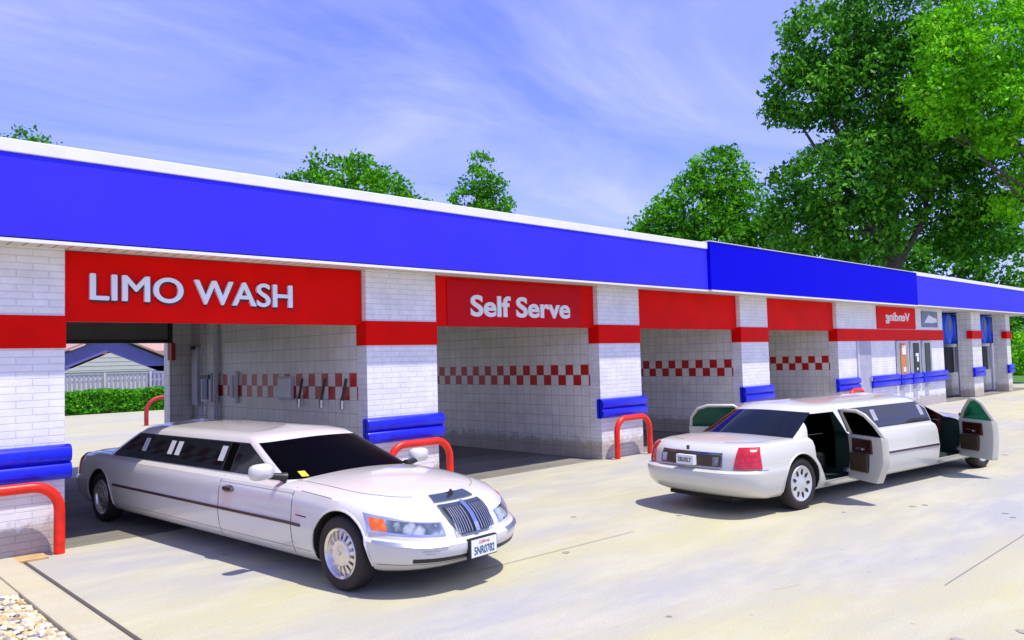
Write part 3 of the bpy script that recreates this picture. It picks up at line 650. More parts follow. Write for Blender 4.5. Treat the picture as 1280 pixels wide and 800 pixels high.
# house beyond
ho = empty('neighbour_house', (12.45, 40, 0), 'low house with cream sided gable and bluish eaves beyond the fence', 'house')
MB().box((-2.2, .1, 0), (2.2, .3, 1.85)).build('wall', M['siding'], ho)
gb = MB().add([(-2.45, 0, 1.83), (2.65, 0, 1.83), (.1, 0, 2.92), (-2.45, .2, 1.83), (2.65, .2, 1.83), (.1, .2, 2.92)], [(0, 1, 2), (3, 5, 4), (0, 3, 4, 1), (1, 4, 5, 2), (2, 5, 3, 0)]).build('gable', M['siding'], ho)
for k_ in range(4): MB().box((-2.2 + k_ * .56, -.012, 1.93 + k_ * .24), (2.4 - k_ * .58, -.001, 1.945 + k_ * .24)).build('siding_line', M['fence'], gb)
ev = MB(); zc = 4.0
for sgn in (-1, 1):
    a = (.1, 3.92); bb = (.1 + sgn * 5.4, 1.62)
    ev.add([(a[0], .5, a[1]), (bb[0], .5, bb[1]), (bb[0], .5, bb[1] - .9), (a[0], .5, a[1] - .9), (a[0], .7, a[1]), (bb[0], .7, bb[1]), (bb[0], .7, bb[1] - .9), (a[0], .7, a[1] - .9)],
           [(0, 1, 2, 3), (4, 7, 6, 5), (0, 4, 5, 1), (1, 5, 6, 2), (2, 6, 7, 3), (3, 7, 4, 0)])
ev.box((-4.8, .5, .2), (5, .7, 2.1))
ev.build('eave_board', M['roof_blue'], ho)
rf = MB()
for sgn in (-1, 1):
    for (off, th) in ((.0, .12),):
        a = (.1, 4.02); bb = (.1 + sgn * 5.8, 1.60)
        rf.add([(a[0], .2, a[1]), (bb[0], .2, bb[1]), (bb[0], 8, bb[1]), (a[0], 8, a[1]), (a[0], .2, a[1] + th), (bb[0], .2, bb[1] + th), (bb[0], 8, bb[1] + th), (a[0], 8, a[1] + th)],
               [(0, 1, 2, 3), (4, 7, 6, 5), (0, 4, 5, 1), (1, 5, 6, 2), (2, 6, 7, 3), (3, 7, 4, 0)])
rf.build('roof', M['roof_pink'], ho)
MB().add([(-9, 8.1, 0), (9, 8.1, 0), (9, 8.1, 3.2), (6, 12, 5.4), (-6, 12, 5.4), (-9, 8.1, 3.2), (-9, 15, 0), (9, 15, 0), (9, 15, 3.2), (-9, 15, 3.2)],
         [(0, 1, 2, 5), (5, 2, 3, 4), (2, 8, 3), (5, 4, 9), (4, 3, 8, 9), (1, 7, 8, 2), (0, 5, 9, 6), (6, 9, 8, 7)]).build('main_roof', M['roof_pink'], ho)

# ------------------------------------------------------------------ limousines
WH = .32
def interp(x, xs, ys): return float(np.interp(x, xs, ys))
class CarShape:
    def __init__(s, wb, front=True):
        s.wb = wb; s.front = front
        s.T = [0, .06, .2, .38, .5, .56, .7, .85, .95, 1]
        s.W = [.77, .81, .845, .862, .868, .86, .855, .842, .815, .765]
        s.XF = [.70, .78, .87, .90, .90, .83, .80, .74, .66, .57]
        s.XR = [-1.02, -1.10, -1.17, -1.19, -1.18, -1.10, -1.09, -1.07, -1.02, -.93]
    def zb(s, x): return interp(x, [-1.2, -.6, .3, s.wb - .5, s.wb + .9], [.26, .21, .20, .19, .20])
    def zt(s, x):
        F = s.wb
        return interp(x, [-1.2, -.9, -.3, .4, F - .75, F - .3, F + .2, F + .5, F + .75, F + .9], [.80, .835, .855, .85, .83, .805, .765, .725, .665, .62])
    def crown(s, x):
        F = s.wb
        return interp(x, [-1.2, -.7, .2, F - .8, F - .3, F + .5, F + .8], [.015, .03, .03, .05, .085, .075, .02])
    def ring(s, u, t, lower=True):
        # u 0..3 : rear centre -> rear corner -> side -> front corner -> front centre (right side, y<0); 3..6 mirrored
        mir = u > 3
        if mir: u = 6 - u
        if lower:
            w = interp(t, s.T, s.W); xf = s.wb + interp(t, s.T, s.XF); xr = interp(t, s.T, s.XR); ef, er, n = .95, (.62 if s.front else .42), 2.7
        else:
            w = interp(t, s.GT, s.GW); xf = s.wb + interp(t, s.GT, s.GF); xr = interp(t, s.GT, s.GR); ef, er, n = .30, .34, 2.5
        if u < 1:
            th = (1 - u) * math.pi / 2; x = xr + er - er * math.sin(th) ** (2 / n); y = w * max(0, math.cos(th)) ** (2 / n)
        elif u <= 2:
            x = xr + er + (u - 1) * (xf - ef - xr - er); y = w
        else:
            th = (u - 2) * math.pi / 2; x = xf - ef + ef * math.sin(th) ** (2 / n); y = w * max(0, math.cos(th)) ** (2 / n)
        return x, (y if mir else -y)
    def L(s, u, t):
        x, y = s.ring(u, t); z0, z1 = s.zb(x), s.zt(x); z = z0 + (z1 - z0) * t
        return Vector((x, y, z))
    def D(s, u, r):
        x, y = s.ring(u, 1); tx = min(max(x, -.93 + .8), s.wb + .57 - .8); X_, Y_ = tx + (x - tx) * r, y * r
        return Vector((X_, Y_, s.zt(X_) + s.crown(X_) * (1 - r ** 2) + .012 * (1 - r ** 12)))
    # greenhouse
    GT = [-.2, 0, .3, .6, .85, .94, 1.0]
    GW = [.775, .755, .715, .665, .62, .585, .50]
    GF = [-.55, -.74, -1.0, -1.27, -1.50, -1.62, -1.80]
    GR = [-.35, -.20, .02, .24, .44, .54, .72]
    def G(s, u, t):
        x, y = s.ring(u, t, False)
        z = interp(t, [-.2, 0, .85, .94, 1.0], [.78, .845, 1.14, 1.18, 1.203])
        z += .06 * max(0, min(1, (1 - (abs(y) / .75) ** 2))) * max(0, min(1, t)) if abs(y) < .75 else 0
        return Vector((x, y, z))
    def ux(s, x, t, lower=True):
        if lower: xf = s.wb + interp(t, s.T, s.XF); xr = interp(t, s.T, s.XR); ef, er = .95, (.62 if s.front else .42)
        else: xf = s.wb + interp(t, s.GT, s.GF); xr = interp(t, s.GT, s.GR); ef, er = .30, .34
        return 1 + (x - xr - er) / (xf - ef - xr - er)
def nrm(fn, a, b):
    e = 1e-3; p = fn(a, b); pa = fn(a + e, b) - fn(a - e, b); pb = fn(a, b + e) - fn(a, b - e); n = pa.cross(pb)
    return n.normalized() if n.length > 1e-12 else Vector((0, 0, 1))
def patch(fn, ab, na, nb, off, th=.012, mb=None, mi=0, flip=1):
    """thin solid following surface fn; ab(i,j)->(u,t) for i,j in 0..1"""
    mb = mb or MB(); out = []; inn = []
    for i in range(na + 1):
        ro, ri = [], []
        for j in range(nb + 1):
            u, t = ab(i / na, j / nb); p = fn(u, t); n = nrm(fn, u, t)
            if fn.__name__ == 'D':
                if n.z < 0: n = -n
            else:
                c = Vector((min(max(p.x, 1), 3.5), 0, .5)); 
                if n.dot(p - c) < 0: n = -n
            ro.append(p + n * off); ri.append(p + n * (off - th))
        out.append(ro); inn.append(ri)
    nb1 = nb + 1; N = (na + 1) * nb1
    vs = [p for r in out for p in r] + [p for r in inn for p in r]
    fs = []
    for i in range(na):
        for j in range(nb):
            a = i * nb1 + j; fs.append((a, a + nb1, a + nb1 + 1, a + 1)); fs.append((N + a, N + a + 1, N + a + nb1 + 1, N + a + nb1))
    for i in range(na):
        a = i * nb1; fs.append((a, N + a, N + a + nb1, a + nb1)); a = i * nb1 + nb; fs.append((a, a + nb1, N + a + nb1, N + a))
    for j in range(nb):
        a = j; fs.append((a, a + 1, N + a + 1, N + a)); a = na * nb1 + j; fs.append((a, N + a, N + a + 1, a + 1))
    mb.add(vs, fs, mi); return mb
def both(S, fn, ab, na, nb, off, name, mat, parent, th=.012, smooth=True, sides=(1, -1), joined=False):
    m2 = patch(fn, ab, na, nb, off, th); o = None
    if len(sides) == 2 and joined:
        m2.add([(v[0], -v[1], v[2]) for v in list(m2.v)], list(m2.f)); return m2.build(name, mat, parent, smooth=smooth, auto=50, weld=True)
    for sd in sides:
        mb = MB().add([(v[0], v[1] * sd, v[2]) for v in m2.v], m2.f)
        pr = parent if not isinstance(parent, dict) else parent[sd]
        o = mb.build(name, mat, pr, smooth=smooth, auto=50)
    return o
def side_rect(S, x0, x1, t0, t1):
    return lambda i, j: ((lambda t: (S.ux(x0 + (x1 - x0) * i, t), t))(t0 + (t1 - t0) * j))

def us_list():
    a = [i / 14 for i in range(14)]; a += [1 + i / 60 for i in range(60)]; a += [2 + i / 22 for i in range(22)] + [3]
    return a
def shell(S, fn, ts, cap=None, rs=None):
    us = us_list(); full = us + [6 - u for u in us[-2:0:-1]]
    n = len(full); mb = MB(); rows = [[fn(u, t) for u in full] for t in ts]
    if rs: rows += [[cap(u, r) for u in full] for r in rs]
    vs = [p for r in rows for p in r]
    fs = [(i * n + k, i * n + (k + 1) % n, (i + 1) * n + (k + 1) % n, (i + 1) * n + k) for i in range(len(rows) - 1) for k in range(n)]
    h = len(us) - 1     # index of front centre
    # bottom and top closed by strips joining mirrored points
    for base, fl in ((0, 0), ((len(rows) - 1) * n, 1)):
        for k in range(0, h):
            a, b = k, (k + 1); a2, b2 = (n - k) % n, (n - k - 1) % n
            q = [base + a, base + b, base + b2, base + a2]
            q = list(dict.fromkeys(q))
            if len(q) >= 3: fs.append(tuple(q))
    mb.add(vs, fs); return mb
def boolean(o, cutters):
    for c in cutters:
        m = o.modifiers.new('b', 'BOOLEAN'); m.operation = 'DIFFERENCE'; m.solver = 'EXACT'; m.object = c; m.material_mode = 'TRANSFER'
    dg = bpy.context.evaluated_depsgraph_get(); dg.update()
    me = bpy.data.meshes.new_from_object(o.evaluated_get(dg)); o.modifiers.clear(); o.data = me
def cyl_cut(x, y0, y1, r, z=.32):
    return MB().lathe([(y0, r), (y1, r)], 40, 'y', (x, 0, z)).build('cut', M['underside'])
def prism_cut(poly, y0, y1, mat):
    n = len(poly); return MB().add([(x, y0, z) for x, z in poly] + [(x, y1, z) for x, z in poly], [tuple(range(n)), tuple(range(n, 2 * n))[::-1]] + [(i, (i + 1) % n, n + (i + 1) % n, n + i) for i in range(n)]).build('cut', mat)

def wheel(parent, x, side, style, r=WH):
    y = side * .74; o = side
    w_ = bpy.data.objects.new('wheel', None); COL.objects.link(w_); w_.parent = parent; w_.location = (x, y, r); w_.empty_display_size = .1
    # tyre profile around the axle (outer face at +o*.10)
    prof = []
    for a in np.linspace(0, 2 * math.pi, 20, endpoint=False):
        h = .10 * np.sign(math.cos(a)) * abs(math.cos(a)) ** .6; rr_ = r - .058 + .058 * np.sign(math.sin(a)) * abs(math.sin(a)) ** .55
        prof.append((h, rr_))
    MB().lathe(prof, 56, 'y', (0, 0, 0), close=True).build('tyre', M['rubber'], w_, smooth=True, auto=60)
    tg = MB()
    for k in range(64):
        a = 2 * math.pi * k / 64
        for yy in (-.05, .05): 
            c, s_ = math.cos(a + yy), math.sin(a + yy)
            tg.add([(c * (r + .0015), yy - .04, s_ * (r + .0015)), (c * (r + .0015), yy + .04, s_ * (r + .0015)), (math.cos(a + yy + .05) * (r + .0015), yy + .04, math.sin(a + yy + .05) * (r + .0015)), (math.cos(a + yy + .05) * (r + .0015), yy - .04, math.sin(a + yy + .05) * (r + .0015))], [(0, 1, 2, 3)])
    rm = MB(); R0 = r - .115
    if style == 'finned':
        rm.lathe([(o * .02, .03), (o * .02, R0 + .02), (o * .085, R0 + .02), (o * .098, R0 + .008), (o * .085, R0 - .012), (o * .06, R0 - .02), (o * .05, R0 - .028), (o * .03, .10)], 56, 'y')
        rim = rm.build('rim', M['wheel'], w_, smooth=True, auto=30)
        f = MB(); nf = 16
        for k in range(nf):
            a0 = 2 * math.pi * (k + .05) / nf; a1 = 2 * math.pi * (k + .5) / nf
            ra, rb = .105, R0 - .018
            q = [(ra, a0), (rb, a0 - .02), (rb, a1 + .02), (ra, a1)]
            top = [(rr_ * math.cos(a), o * (.078 if i in (0, 3) else .062), rr_ * math.sin(a)) for i, (rr_, a) in enumerate(q)]
            bot = [(p[0], o * .03, p[2]) for p in top]
            f.add(top + bot, [(0, 1, 2, 3), (7, 6, 5, 4), (0, 4, 5, 1), (1, 5, 6, 2), (2, 6, 7, 3), (3, 7, 4, 0)])
        f.build('fins', M['wheel'], rim)
        MB().lathe([(o * .035, R0 - .02), (o * .036, .09)], 40, 'y').build('brake_shadow', M['black'], rim)
        MB().lathe([(o * .03, .118), (o * .078, .118), (o * .088, .108), (o * .084, .08), (o * .094, .03), (o * .098, .001)], 48, 'y').build('hub_cap', M['wheel'], rim, smooth=True, auto=25)
        tr_ = MB()
        MB().lathe([(o * .098, .02), (o * .101, .018), (o * .101, .001)], 20, 'y').build('centre_badge', M['steel'], rim)
    else:
        rm.lathe([(o * .02, .03), (o * .02, R0 + .02), (o * .085, R0 + .02), (o * .1, R0 + .005), (o * .09, R0 - .02), (o * .082, .12), (o * .10, .06), (o * .105, .001)], 48, 'y')
        rim = rm.build('rim', M['hubcap'], w_, smooth=True, auto=30)
        f = MB()
        for k in range(9):
            a = 2 * math.pi * k / 9; n = 12; c = (math.cos(a), math.sin(a))
            ring = []
            for q in np.linspace(0, 2 * math.pi, n, endpoint=False):
                rad = .145 + .042 * math.cos(q); tan = .021 * math.sin(q)
                ring.append((c[0] * rad - c[1] * tan, o * (.0895), c[1] * rad + c[0] * tan))
            f.add(ring + [(p[0], o * .06, p[2]) for p in ring], [tuple(range(n)), tuple(range(n, 2 * n))[::-1]] + [(i, (i + 1) % n, n + (i + 1) % n, n + i) for i in range(n)])
        f.build('slots', M['black'], rim)
    return w_

def opera(S, root, x, sides=(1, -1)):
    for sd in sides:
        mb = MB()
        for k in range(4):
            dx = k * .028
            m_ = patch(S.G, side_rectG(S, x + dx, x + dx + .014, .30, .70), 1, 4, .012, .008)
            mb.add([(v[0], v[1] * sd, v[2]) for v in m_.v], m_.f)
        mb.build('opera_lamp', M['white2'], root)
def side_rectG(S, x0, x1, t0, t1):
    return lambda i, j: ((lambda t: (S.ux(x0 + (x1 - x0) * i + (t - .5) * .0, t, False), t))(t0 + (t1 - t0) * j))

def mirror_part(S, root, side, x, paint_m):
    mb = MB(); 
    # rounded housing
    n = 18
    prof = [(-.0, .02), (.02, .062), (.06, .078), (.10, .078), (.13, .07)]
    vs = []
    for (dx, rr_) in prof:
        for k in range(n):
            a = 2 * math.pi * k / n; cy = np.sign(math.cos(a)) * abs(math.cos(a)) ** .6; cz = np.sign(math.sin(a)) * abs(math.sin(a)) ** .6
            vs.append((x + .13 - dx, side * (.965 + cy * rr_ * 1.55), .955 + cz * rr_ * .98))
    m_ = len(prof); fs = [(i * n + k, i * n + (k + 1) % n, (i + 1) * n + (k + 1) % n, (i + 1) * n + k) for i in range(m_ - 1) for k in range(n)] + [tuple(range(n)), tuple((m_ - 1) * n + k for k in range(n))[::-1]]
    mb.add(vs, fs); h = mb.build('wing_mirror', paint_m, root, smooth=True, auto=60)
    MB().tube([(x + .10, side * .74, .88), (x + .09, side * .80, .895), (x + .08, side * .90, .91)], [.05, .035, .03], 10).build('mirror_arm', M['black'], h, smooth=True)
    g = MB(); vs = [(x - .002, side * (.965 + math.cos(a) * .1), .955 + math.sin(a) * .06) for a in np.linspace(0, 2 * math.pi, 16, endpoint=False)]
    g.add(vs, [tuple(range(16))]).build('mirror_glass', M['chrome'], h)
    return h

def limousine(name, loc, rz, label, wb, paint_m, front=True, doors=False):
    S = CarShape(wb, front); root = empty(name, loc, label, 'limousine', None, rz); F = wb
    body = shell(S, S.L, [0, .03, .06, .12, .2, .3, .38, .45, .5, .53, .56, .63, .7, .78, .85, .9, .95, .98, 1], S.D, [.97, .93, .88, .8, .7, .55, .4, .25, .12]).build('body', paint_m, None, weld=True)
    gh = shell(S, S.G, [-.2, 0, .15, .3, .45, .6, .72, .85, .90, .94, .97, 1.0], lambda u, r: (lambda p: Vector(((p.x - 2.2) * (.4 + .6 * r) + 2.2 if False else p.x + (min(max(p.x, .72 + .35), F - 1.78 - .35) - p.x) * (1 - r), p.y * r, p.z + .028 * (1 - r * r))))(S.G(u, 1.0)), [.9, .75, .5, .25, .1]).build('roof', paint_m, None, weld=True)
    cut = [cyl_cut(x, a, b, .372, .315) for x in (0, F) for a, b in ((-1.05, -.52), (.52, 1.05))]
    gcut = []
    if doors:
        rr_ = [(.52, .30), (1.18, .30), (1.18, .86), (1.08, 1.13), (.42, 1.13), (.30, .86), (.30, .62)]
        c1 = prism_cut(rr_, -1.2, 1.2, M['interior'])
        fr = [(3.50, .30), (4.30, .30), (4.30, .80), (4.24, .88), (3.72, 1.13), (3.50, 1.13)]
        c2 = prism_cut(fr, -1.2, .66, M['interior'])
        # window band of the far side behind the front opening
        c3 = prism_cut([(3.52, .90), (4.12, .90), (3.72, 1.10), (3.52, 1.10)], .5, 1.2, M['interior'])
        c4 = prism_cut([(.55, .36), (3.8, .36), (3.8, 1.12), (.55, 1.12)], -.58, .58, M['interior'])
        cut += [c1, c2, c4]; gcut = [c1, c2, c3, c4]
    boolean(body, cut)
    if gcut: boolean(gh, gcut)
    for c in set(cut + gcut): bpy.data.objects.remove(c)
    body.parent = root; gh.parent = root
    shade(body, 32); shade(gh, 32)
    # arch lips
    for x in (0, F):
        for sd in (-1, 1):
            mb = MB(); pts = []
            for a in np.linspace(R(-8), R(188), 22):
                zz_ = .315 + .378 * math.sin(a); xx_ = x + .378 * math.cos(a)
                t = min(1, max(0, (zz_ - S.zb(xx_)) / (S.zt(xx_) - S.zb(xx_)))); u = S.ux(xx_, t)
                p = S.L(min(max(u, .02), 2.98), t)
                if u < 1 or u > 2:   # solve y on the rounded corner
                    best = min((abs(S.L(q, t).x - xx_), q) for q in (np.linspace(.3, 1, 60) if u < 1 else np.linspace(2, 2.9, 60)))[1]; p = S.L(best, t)
                pts.append((xx_, sd * (abs(p.y) + .001), zz_))
            mb.tube(pts, .011, 6)
            mb.build('arch_lip', paint_m, body, smooth=True)
    for x in (0, F):
        for sd in (-1, 1): wheel(root, x, sd, 'finned' if front else 'slotted')
    # axle / chassis so that the underside is not empty
    MB().box((-.9, -.5, .17), (F + .5, .5, .215)).tube([(0, -.7, .3), (0, .7, .3)], .05).tube([(F, -.7, .3), (F, .7, .3)], .05).build('chassis', M['underside'], root)
    # windscreen & rear window
    def ws(i, j): return (2.20 + 1.6 * i, .035 + .80 * j)
    patch(S.G, ws, 34, 10, .004, .010).build('windscreen', M['tint_black'] if front else M['tint'], root, smooth=True)
    def rw(i, j):
        u = -.78 + 1.56 * i; return ((u if u >= 0 else u), .03 + .78 * j)
    def Grear(u, t):
        return S.G(u, t) if u >= 0 else (lambda p: Vector((p.x, -p.y, p.z)))(S.G(-u, t))
    patch(Grear, rw, 30, 10, .004, .010).build('rear_window', M['tint'], root, smooth=True)
    # side glass
    RW0 = .10
    def xr_w(t): return .22 + .62 * max(0, (t - .15)) ** 1.6
    def xa_(t): return S.ring(2.0, t, False)[0] - .03
    gl = M['tint']
    def pane(x0, x1, name, mat, sides=(1, -1), t0=.06, t1=.80, na=16, off=.005):
        f0 = x0 if callable(x0) else (lambda t: x0); f1 = x1 if callable(x1) else (lambda t: x1)
        def ab(i, j):
            t = t0 + (t1 - t0) * j; return (S.ux(f0(t) + (f1(t) - f0(t)) * i, t, False), t)
        return both(S, S.G, ab, na, 8, off, name, mat, root, .010, sides=sides)
    if not doors:
        pane(xr_w, 1.02, 'side_window', gl); pane(1.05, 2.92, 'side_window', gl); pane(2.95, 3.10, 'pillar_glass', M['tint_black']); pane(3.13, xa_, 'side_window', gl)
        pane(lambda t: xr_w(t) - .02, lambda t: xa_(t) + .02, 'window_surround', M['black'], t0=.035, t1=.835, na=24, off=.003)
        for x in (.95, 1.62, 1.80, 2.80): opera(S, root, x)
    else:
        pane(1.22, 3.46, 'side_window', paint('grey_side_glass', (.03, .032, .036), .07, coat=.3)); pane(1.20, 3.48, 'window_surround', M['black'], t0=.035, t1=.825, na=24, off=.003)
        for x in (1.95, 3.25): opera(S, root, x)
        both(S, S.G, lambda i, j: ((lambda t: (S.ux(3.52 + (xa_(t) - 3.52) * i, t, False), t))(.06 + .76 * j)), 10, 6, .0, 'side_window', M['green_glass'], root, .008, sides=(-1,))
    # body side trim strips, split either side of the wheel arches
    for a, bb in ((.44, F - .44),):
        if not doors: both(S, S.L, side_rect(S, a, bb - .10, .475, .515), 40, 1, .008, 'rub_strip', M['trim'], root, .014)
        else: both(S, S.L, side_rect(S, 1.2, 3.48, .475, .515), 30, 1, .008, 'rub_strip', M['trim'], root, .014)
    # sill line
    if not doors:
        both(S, S.L, side_rect(S, .42, F - .42, .135, .15), 30, 1, .002, 'sill_crease', M['badge'], root, .006)
        for x in (3.05, 4.38): both(S, S.L, side_rect(S, x, x + .009, .02, .985), 1, 18, .0015, 'shut_line', M['gap'], body, .006)
        both(S, S.L, side_rect(S, 3.06, 4.38, .90, .905), 14, 1, .0012, 'shut_line', M['gap'], body, .006)
        for sd in (1, -1):
            h = MB(); n = 18; cx, cz = 3.25, .715; yy = -.868 * sd
            def ell(k, rx, rz, y): return [(cx + rx * math.cos(a), y, cz + rz * math.sin(a)) for a in np.linspace(0, 2 * math.pi, n, endpoint=False)]
            v0 = ell(0, .105, .036, yy + .035 * sd); v1 = ell(0, .10, .032, yy - .004 * sd)
            h.add(v0 + v1, [tuple(range(n)), tuple(range(n, 2 * n))[::-1]] + [(i, (i + 1) % n, n + (i + 1) % n, n + i) for i in range(n)])
            ho_ = h.build('door_handle', M['chrome_dark'], root)
            MB().box((cx - .07, min(yy - .012 * sd, yy - .003 * sd), cz - .012), (cx + .05, max(yy - .012 * sd, yy - .003 * sd), cz + .014)).build('grip', M['black'], ho_)
        mb = MB()
        for sd in (1, -1): mb.box((.02 - .03, min(sd * .84, sd * .855), .755), (.06, max(sd * .84, sd * .855), .775))
        mirror_part(S, root, -1, 4.02, paint_m); fm = mirror_part(S, root, 1, 4.10, paint_m); fm.location = (0, -.05, -.035)
        # fender lettering strip
        both(S, S.L, side_rect(S, 4.46, 4.62, .62, .635), 2, 1, .004, 'fender_badge', M['trim'], root, .006)
    # hood shut lines
    both(S, S.D, lambda i, j: (1.86 + .86 * i, .86 + .006 * j), 24, 1, .002, 'bonnet_line', M['gap'], body, .005, joined=True)
    both(S, S.L, side_rect(S, F - .6, F + .0, .955, .962), 10, 1, .0015, 'bonnet_line', M['gap'], body, .005)
    # ------------- nose
    tl = lambda a, b, c, d: (lambda i, j: (a + (b - a) * i, c + (d - c) * j))
    hb = both(S, S.L, lambda i, j: (2.27 + .555 * i, (.615 + .03 * (1 - i)) + (.235 - .035 * i) * j), 16, 6, .004, 'lamp_surround', M['chrome'], root, .012)
    for sd in (1, -1):
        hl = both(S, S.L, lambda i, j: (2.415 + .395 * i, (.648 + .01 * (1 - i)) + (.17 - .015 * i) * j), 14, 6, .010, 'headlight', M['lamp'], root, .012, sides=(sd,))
        both(S, S.L, lambda i, j: (2.295 + .118 * i, .66 + .175 * j), 6, 6, .012, 'indicator_lens', M['amber'], root, .012, sides=(sd,))
    # bumper trim
    both(S, S.L, tl(2.27, 2.80, .49, .525), 26, 1, .010, 'bumper_trim', M['steel'], root, .016)
    both(S, S.L, tl(2.30, 2.95, .155, .165), 24, 1, .002, 'bumper_line', M['gap'], root, .006, joined=True)
    both(S, S.L, tl(2.55, 3.0, .20, .27), 12, 1, .003, 'air_slot', M['black'], root, .01, joined=True)
    # grille
    def Lf(u, t): return S.L(u, t)
    gt = lambda j: .585 + .39 * j
    def gu(j): return 2.868 + .07 * (1 - j) ** 1.8
    fr_ = both(S, S.L, lambda i, j: (gu(j) + (3 - gu(j)) * i, gt(j)), 12, 10, .020, 'grille_frame', M['chrome_dark'], root, .03, joined=True)
    both(S, S.L, lambda i, j: (gu(j) + .018 + (3 - gu(j) - .018) * i, .605 + .345 * j), 10, 8, .026, 'grille_recess', M['black'], fr_, .01, joined=True)
    gm = MB()
    for k in range(7):
        u0 = 2.898 + k * .0138
        for sd in (1, -1):
            m_ = patch(S.L, lambda i, j: (u0 + .004 * i, .61 + .33 * j), 1, 6, .034, .012)
            gm.add([(v[0], v[1] * sd, v[2]) for v in m_.v], m_.f)
    m_ = MB()
    gm.build('grille_bars', M['steel'], fr_)
    m_ = patch(S.L, lambda i, j: (2.995 + .010 * i, .59 + .38 * j), 1, 6, .042, .02); m_.build('centre_bar', M['chrome'], fr_)
    both(S, S.D, lambda i, j: (2.868 + .132 * i, 1.0 - .13 * j), 8, 4, .012, 'bonnet_chrome_cap', M['chrome_dark'], root, .012, joined=True)
    orn = MB(); px = F + .52; pz = .70
    orn.box((px - .012, -.006, pz), (px + .012, .006, pz + .10)).box((px - .006, -.03, pz + .01), (px + .006, .03, pz + .085)); orn.build('bonnet_ornament', M['dark'], root, bevel=.003)
    # plates
    pl = MB().box((F + .875, -.17, .262), (F + .918, .17, .432)).build('front_plate_holder', M['black'], root, bevel=.008)
    MB().box((F + .917, -.155, .275), (F + .925, .155, .42)).build('plate', M['plate'], pl)
    t = MB(); add_text(t, '5NR0782', None, .25, .07, bold=.02, ext=.001, fn=lambda x, y, z: (F + .927 + z * .5, -.125 + x, .292 + y)); t.build('plate_number', M['plate_blue'], pl)
    t = MB(); add_text(t, 'California', None, .13, .028, bold=.0, ext=.001, shear=.3, fn=lambda x, y, z: (F + .927 + z * .5, -.065 + x, .382 + y)); t.build('plate_state', M['plate_red'], pl)
    if front:
        st = MB(); c = S.G(2.30, .08)
        patch(S.G, tl(2.44, 2.53, .07, .18), 2, 2, .008, .006).build('windscreen_sticker', M['sticker'], root)
        t = MB()
        for row in range(2):
            for k in range(14 if row == 0 else 9):
                if k == 8: continue
                u0 = 2.615 + k * .009 + (.02 if row else 0); t0 = .40 - row * .045
                patch(S.L, tl(u0, u0 + .006, t0, t0 + .02), 1, 1, .0025, .004, t)
        t.build('bumper_lettering', M['badge'], root)
    # ------------- tail
    for sd in (1, -1):
        both(S, S.L, lambda i, j: (.44 + .05 * j * (1 - i) + (.44 - .05 * j) * i, .575 + .385 * j), 14, 8, .016, 'tail_light', M['redlens'], root, .02, sides=(sd,))
    def Lr(u, t): return S.L(u, t) if u >= 0 else (lambda p: Vector((p.x, -p.y, p.z)))(S.L(-u, t))
    q = patch(Lr, lambda i, j: (-.30 + .60 * i, .60 + .28 * j), 16, 3, .010, .012).build('plate_recess', M['chrome_dark'], root)
    patch(Lr, lambda i, j: (-.28 + .56 * i, .615 + .225 * j), 24, 3, .022, .012).build('recess_panel', M['door_card'], q)
    for sd in (-1, 1): patch(Lr, lambda i, j: (sd * (.20 + .065 * i), .63 + .17 * j), 3, 3, .024, .01).build('reversing_lamp', M['lamp'], q)
    MB().box((-1.175, -.135, .60), (-1.115, .135, .715)).build('plate', M['plate'], q)
    t = MB(); add_text(t, '2BL0SLY', None, .21, .055, bold=.02, ext=.001, fn=lambda x, y, z: (-1.178 - z * .5, .105 - x, .63 + y)); t.build('plate_number', M['gap'], q)
    MB().box((-1.12, -.010, .775), (-1.085, .010, .825)).build('boot_emblem', M['dark'], root, bevel=.002)
    both(S, S.L, tl(.02, 1.0, .545, .562), 24, 1, .004, 'rear_bumper_trim', M['steel'], root, .01, joined=True)
    both(S, S.D, lambda i, j: (.25 + 1.0 * i, .86 + .006 * j), 20, 1, .002, 'boot_line', M['gap'], body, .005, joined=True)
    if doors:
        # seats and floor
        st = MB().box((.62, -.5, .36), (1.1, .5, .58)).box((.50, -.5, .50), (.64, .5, .92)).build('rear_seat', M['seat'], root, bevel=.04)
        st = MB().box((3.55, -.52, .38), (4.0, .52, .58)).box((3.46, -.5, .5), (3.58, .5, .98)).build('front_seat', M['seat'], root, bevel=.04)
        MB().box((4.12, -.55, .60), (4.32, .55, .82)).build('dashboard', M['door_red'], root, bevel=.04)
        both(S, S.L, side_rect(S, .52, 1.18, .05, .12), 6, 1, .004, 'sill_plate', M['steel'], root, .01)
        both(S, S.L, side_rect(S, 3.50, 4.30, .05, .12), 6, 1, .004, 'sill_plate', M['steel'], root, .01)
        def door(xh, side, ang, Lw, slant, glass, nm='door'):
            """panel hinged at xh (its front edge); closed it runs back along -x"""
            d_ = bpy.data.objects.new(nm, None); COL.objects.link(d_); d_.parent = root; d_.location = (xh, side * .84, 0); d_.empty_display_size = .1
            a = R(ang) * (1 if side < 0 else -1); d_.rotation_euler.z = a
            def yb(z): return side * (.045 * math.sin(math.pi * min(1, max(0, (z - .25) / .75))) - (.0 if z < .86 else (z - .86) * .55))
            zs = [.27, .32, .42, .52, .62, .72, .80, .845]; mb = MB(); P0, P1 = [], []
            for z in zs:
                w_ = Lw - (.10 * max(0, (.5 - z) / .25) if slant == 'rear' else 0)
                P0.append([(-w_ * i / 6, yb(z), z) for i in range(7)]); P1.append([(-w_ * i / 6, yb(z) - side * .10, z) for i in range(7)])
            n = 7; m_ = len(zs); vs = [p for r in P0 for p in r] + [p for r in P1 for p in r]; N = n * m_; fs = []
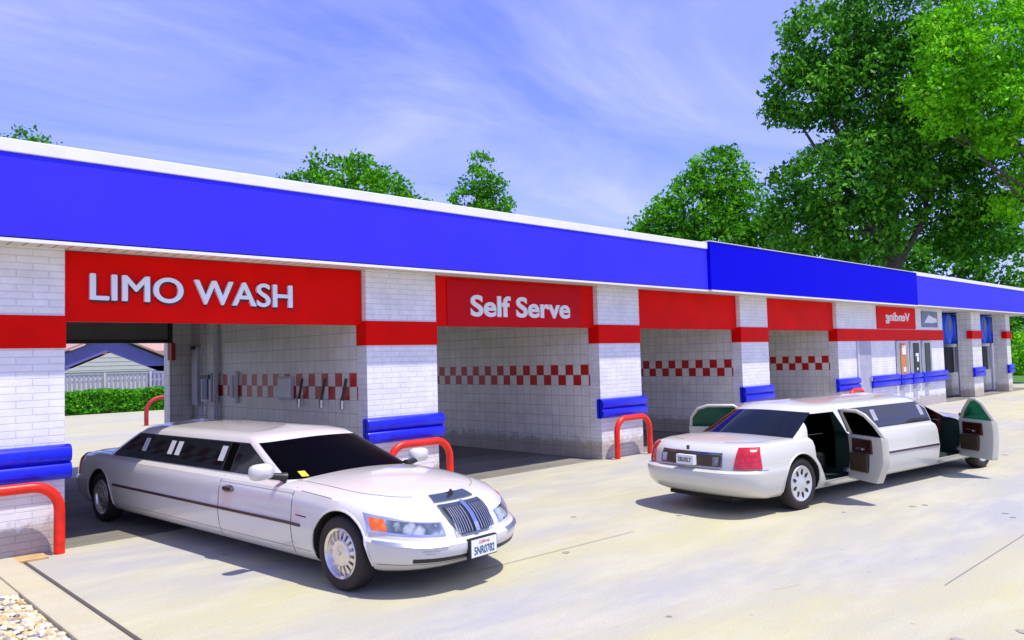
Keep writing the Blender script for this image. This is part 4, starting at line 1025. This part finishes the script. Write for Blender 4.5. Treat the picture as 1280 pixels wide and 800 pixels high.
            for i in range(m_ - 1):
                for j in range(n - 1):
                    q_ = i * n + j; fs += [(q_, q_ + 1, q_ + n + 1, q_ + n), (N + q_, N + q_ + n, N + q_ + n + 1, N + q_ + 1)]
                for j in (0, n - 1): q_ = i * n + j; fs.append((q_, q_ + n, N + q_ + n, N + q_))
            for i in (0, m_ - 1):
                for j in range(n - 1): q_ = i * n + j; fs.append((q_, N + q_, N + q_ + 1, q_ + 1))
            mb.add(vs, fs); mb.build('door_panel', M['cream'], d_, bevel=.012, smooth=True)
            # window frame
            top = 1.17
            if slant == 'rear': pts = [(0 - .02, .84), (-.08, top - .04), (-.14, top), (-Lw * .62, top), (-Lw * .80, top - .05), (-Lw * .93, top - .17), (-Lw + .02, .84)]
            else: pts = [(-.02, .84), (-.16, .97), (-.42, top - .03), (-.50, top), (-Lw + .12, top), (-Lw + .05, top - .06), (-Lw + .02, .84)]
            fr3 = [(x, yb(z) - side * .045, z) for x, z in pts]
            MB().tube(fr3, .024, 8).build('window_frame', M['cream'], d_, smooth=True)
            n = len(pts); ins = [(x * .99 - .005, z) for x, z in pts]
            MB().add([(x, yb(z) - side * .040, z) for x, z in ins] + [(x, yb(z) - side * .048, z) for x, z in ins], [tuple(range(n)), tuple(range(n, 2 * n))[::-1]] + [(i, (i + 1) % n, n + (i + 1) % n, n + i) for i in range(n)]).build('window_glass', glass, d_)
            yi = yb(.6) - side * .10
            def ib(x0, x1, z0, z1, dd): return MB().box((x0, min(yi, yi - side * dd), z0), (x1, max(yi, yi - side * dd), z1))
            ib(-Lw * .72, -.10, .62, .80, .03).build('wood_trim', M['door_red'], d_, bevel=.01)
            ib(-Lw * .62, -.06, .38, .61, .05).build('map_pocket', M['door_card'], d_, bevel=.015)
            ib(-Lw * .5, -.3 * Lw, .66, .69, .05).build('inner_handle', M['chrome'], d_, bevel=.004)
            yo = yb(.75); MB().box((-Lw + .06, min(yo, yo + side * .03), .70), (-Lw + .22, max(yo, yo + side * .03), .74)).build('outer_handle', M['chrome'], d_, bevel=.008)
            MB().box((-.02, min(0, -side * .12), .35), (.05, max(0, -side * .12), .40)).build('hinge', M['steel'], d_)
            return d_
        door(1.17, -1, 66, .66, 'rear', M['tint_black']); door(1.17, 1, 62, .84, 'rear', M['green_glass'])
        df = door(4.31, -1, 62, .70, 'front', M['green_glass'])
        mm = mirror_part(S, root, -1, 0, M['cream']); mm.parent = df; mm.location = (-.12, .78, .0); 
        mirror_part(S, root, 1, 4.0, paint_m)
    return root

limousine('stretch_limousine', (1.60, 1.45, 0), R(-85.3), 'white stretch limousine with black windscreen nosing out of the first bay', 5.08, M['car'], True, False)
limousine('open_door_limousine', (6.98, -4.22, 0), R(-7.2), 'pearl white stretch limousine with its doors standing open, seen from behind', 5.0, M['car2'], False, True)
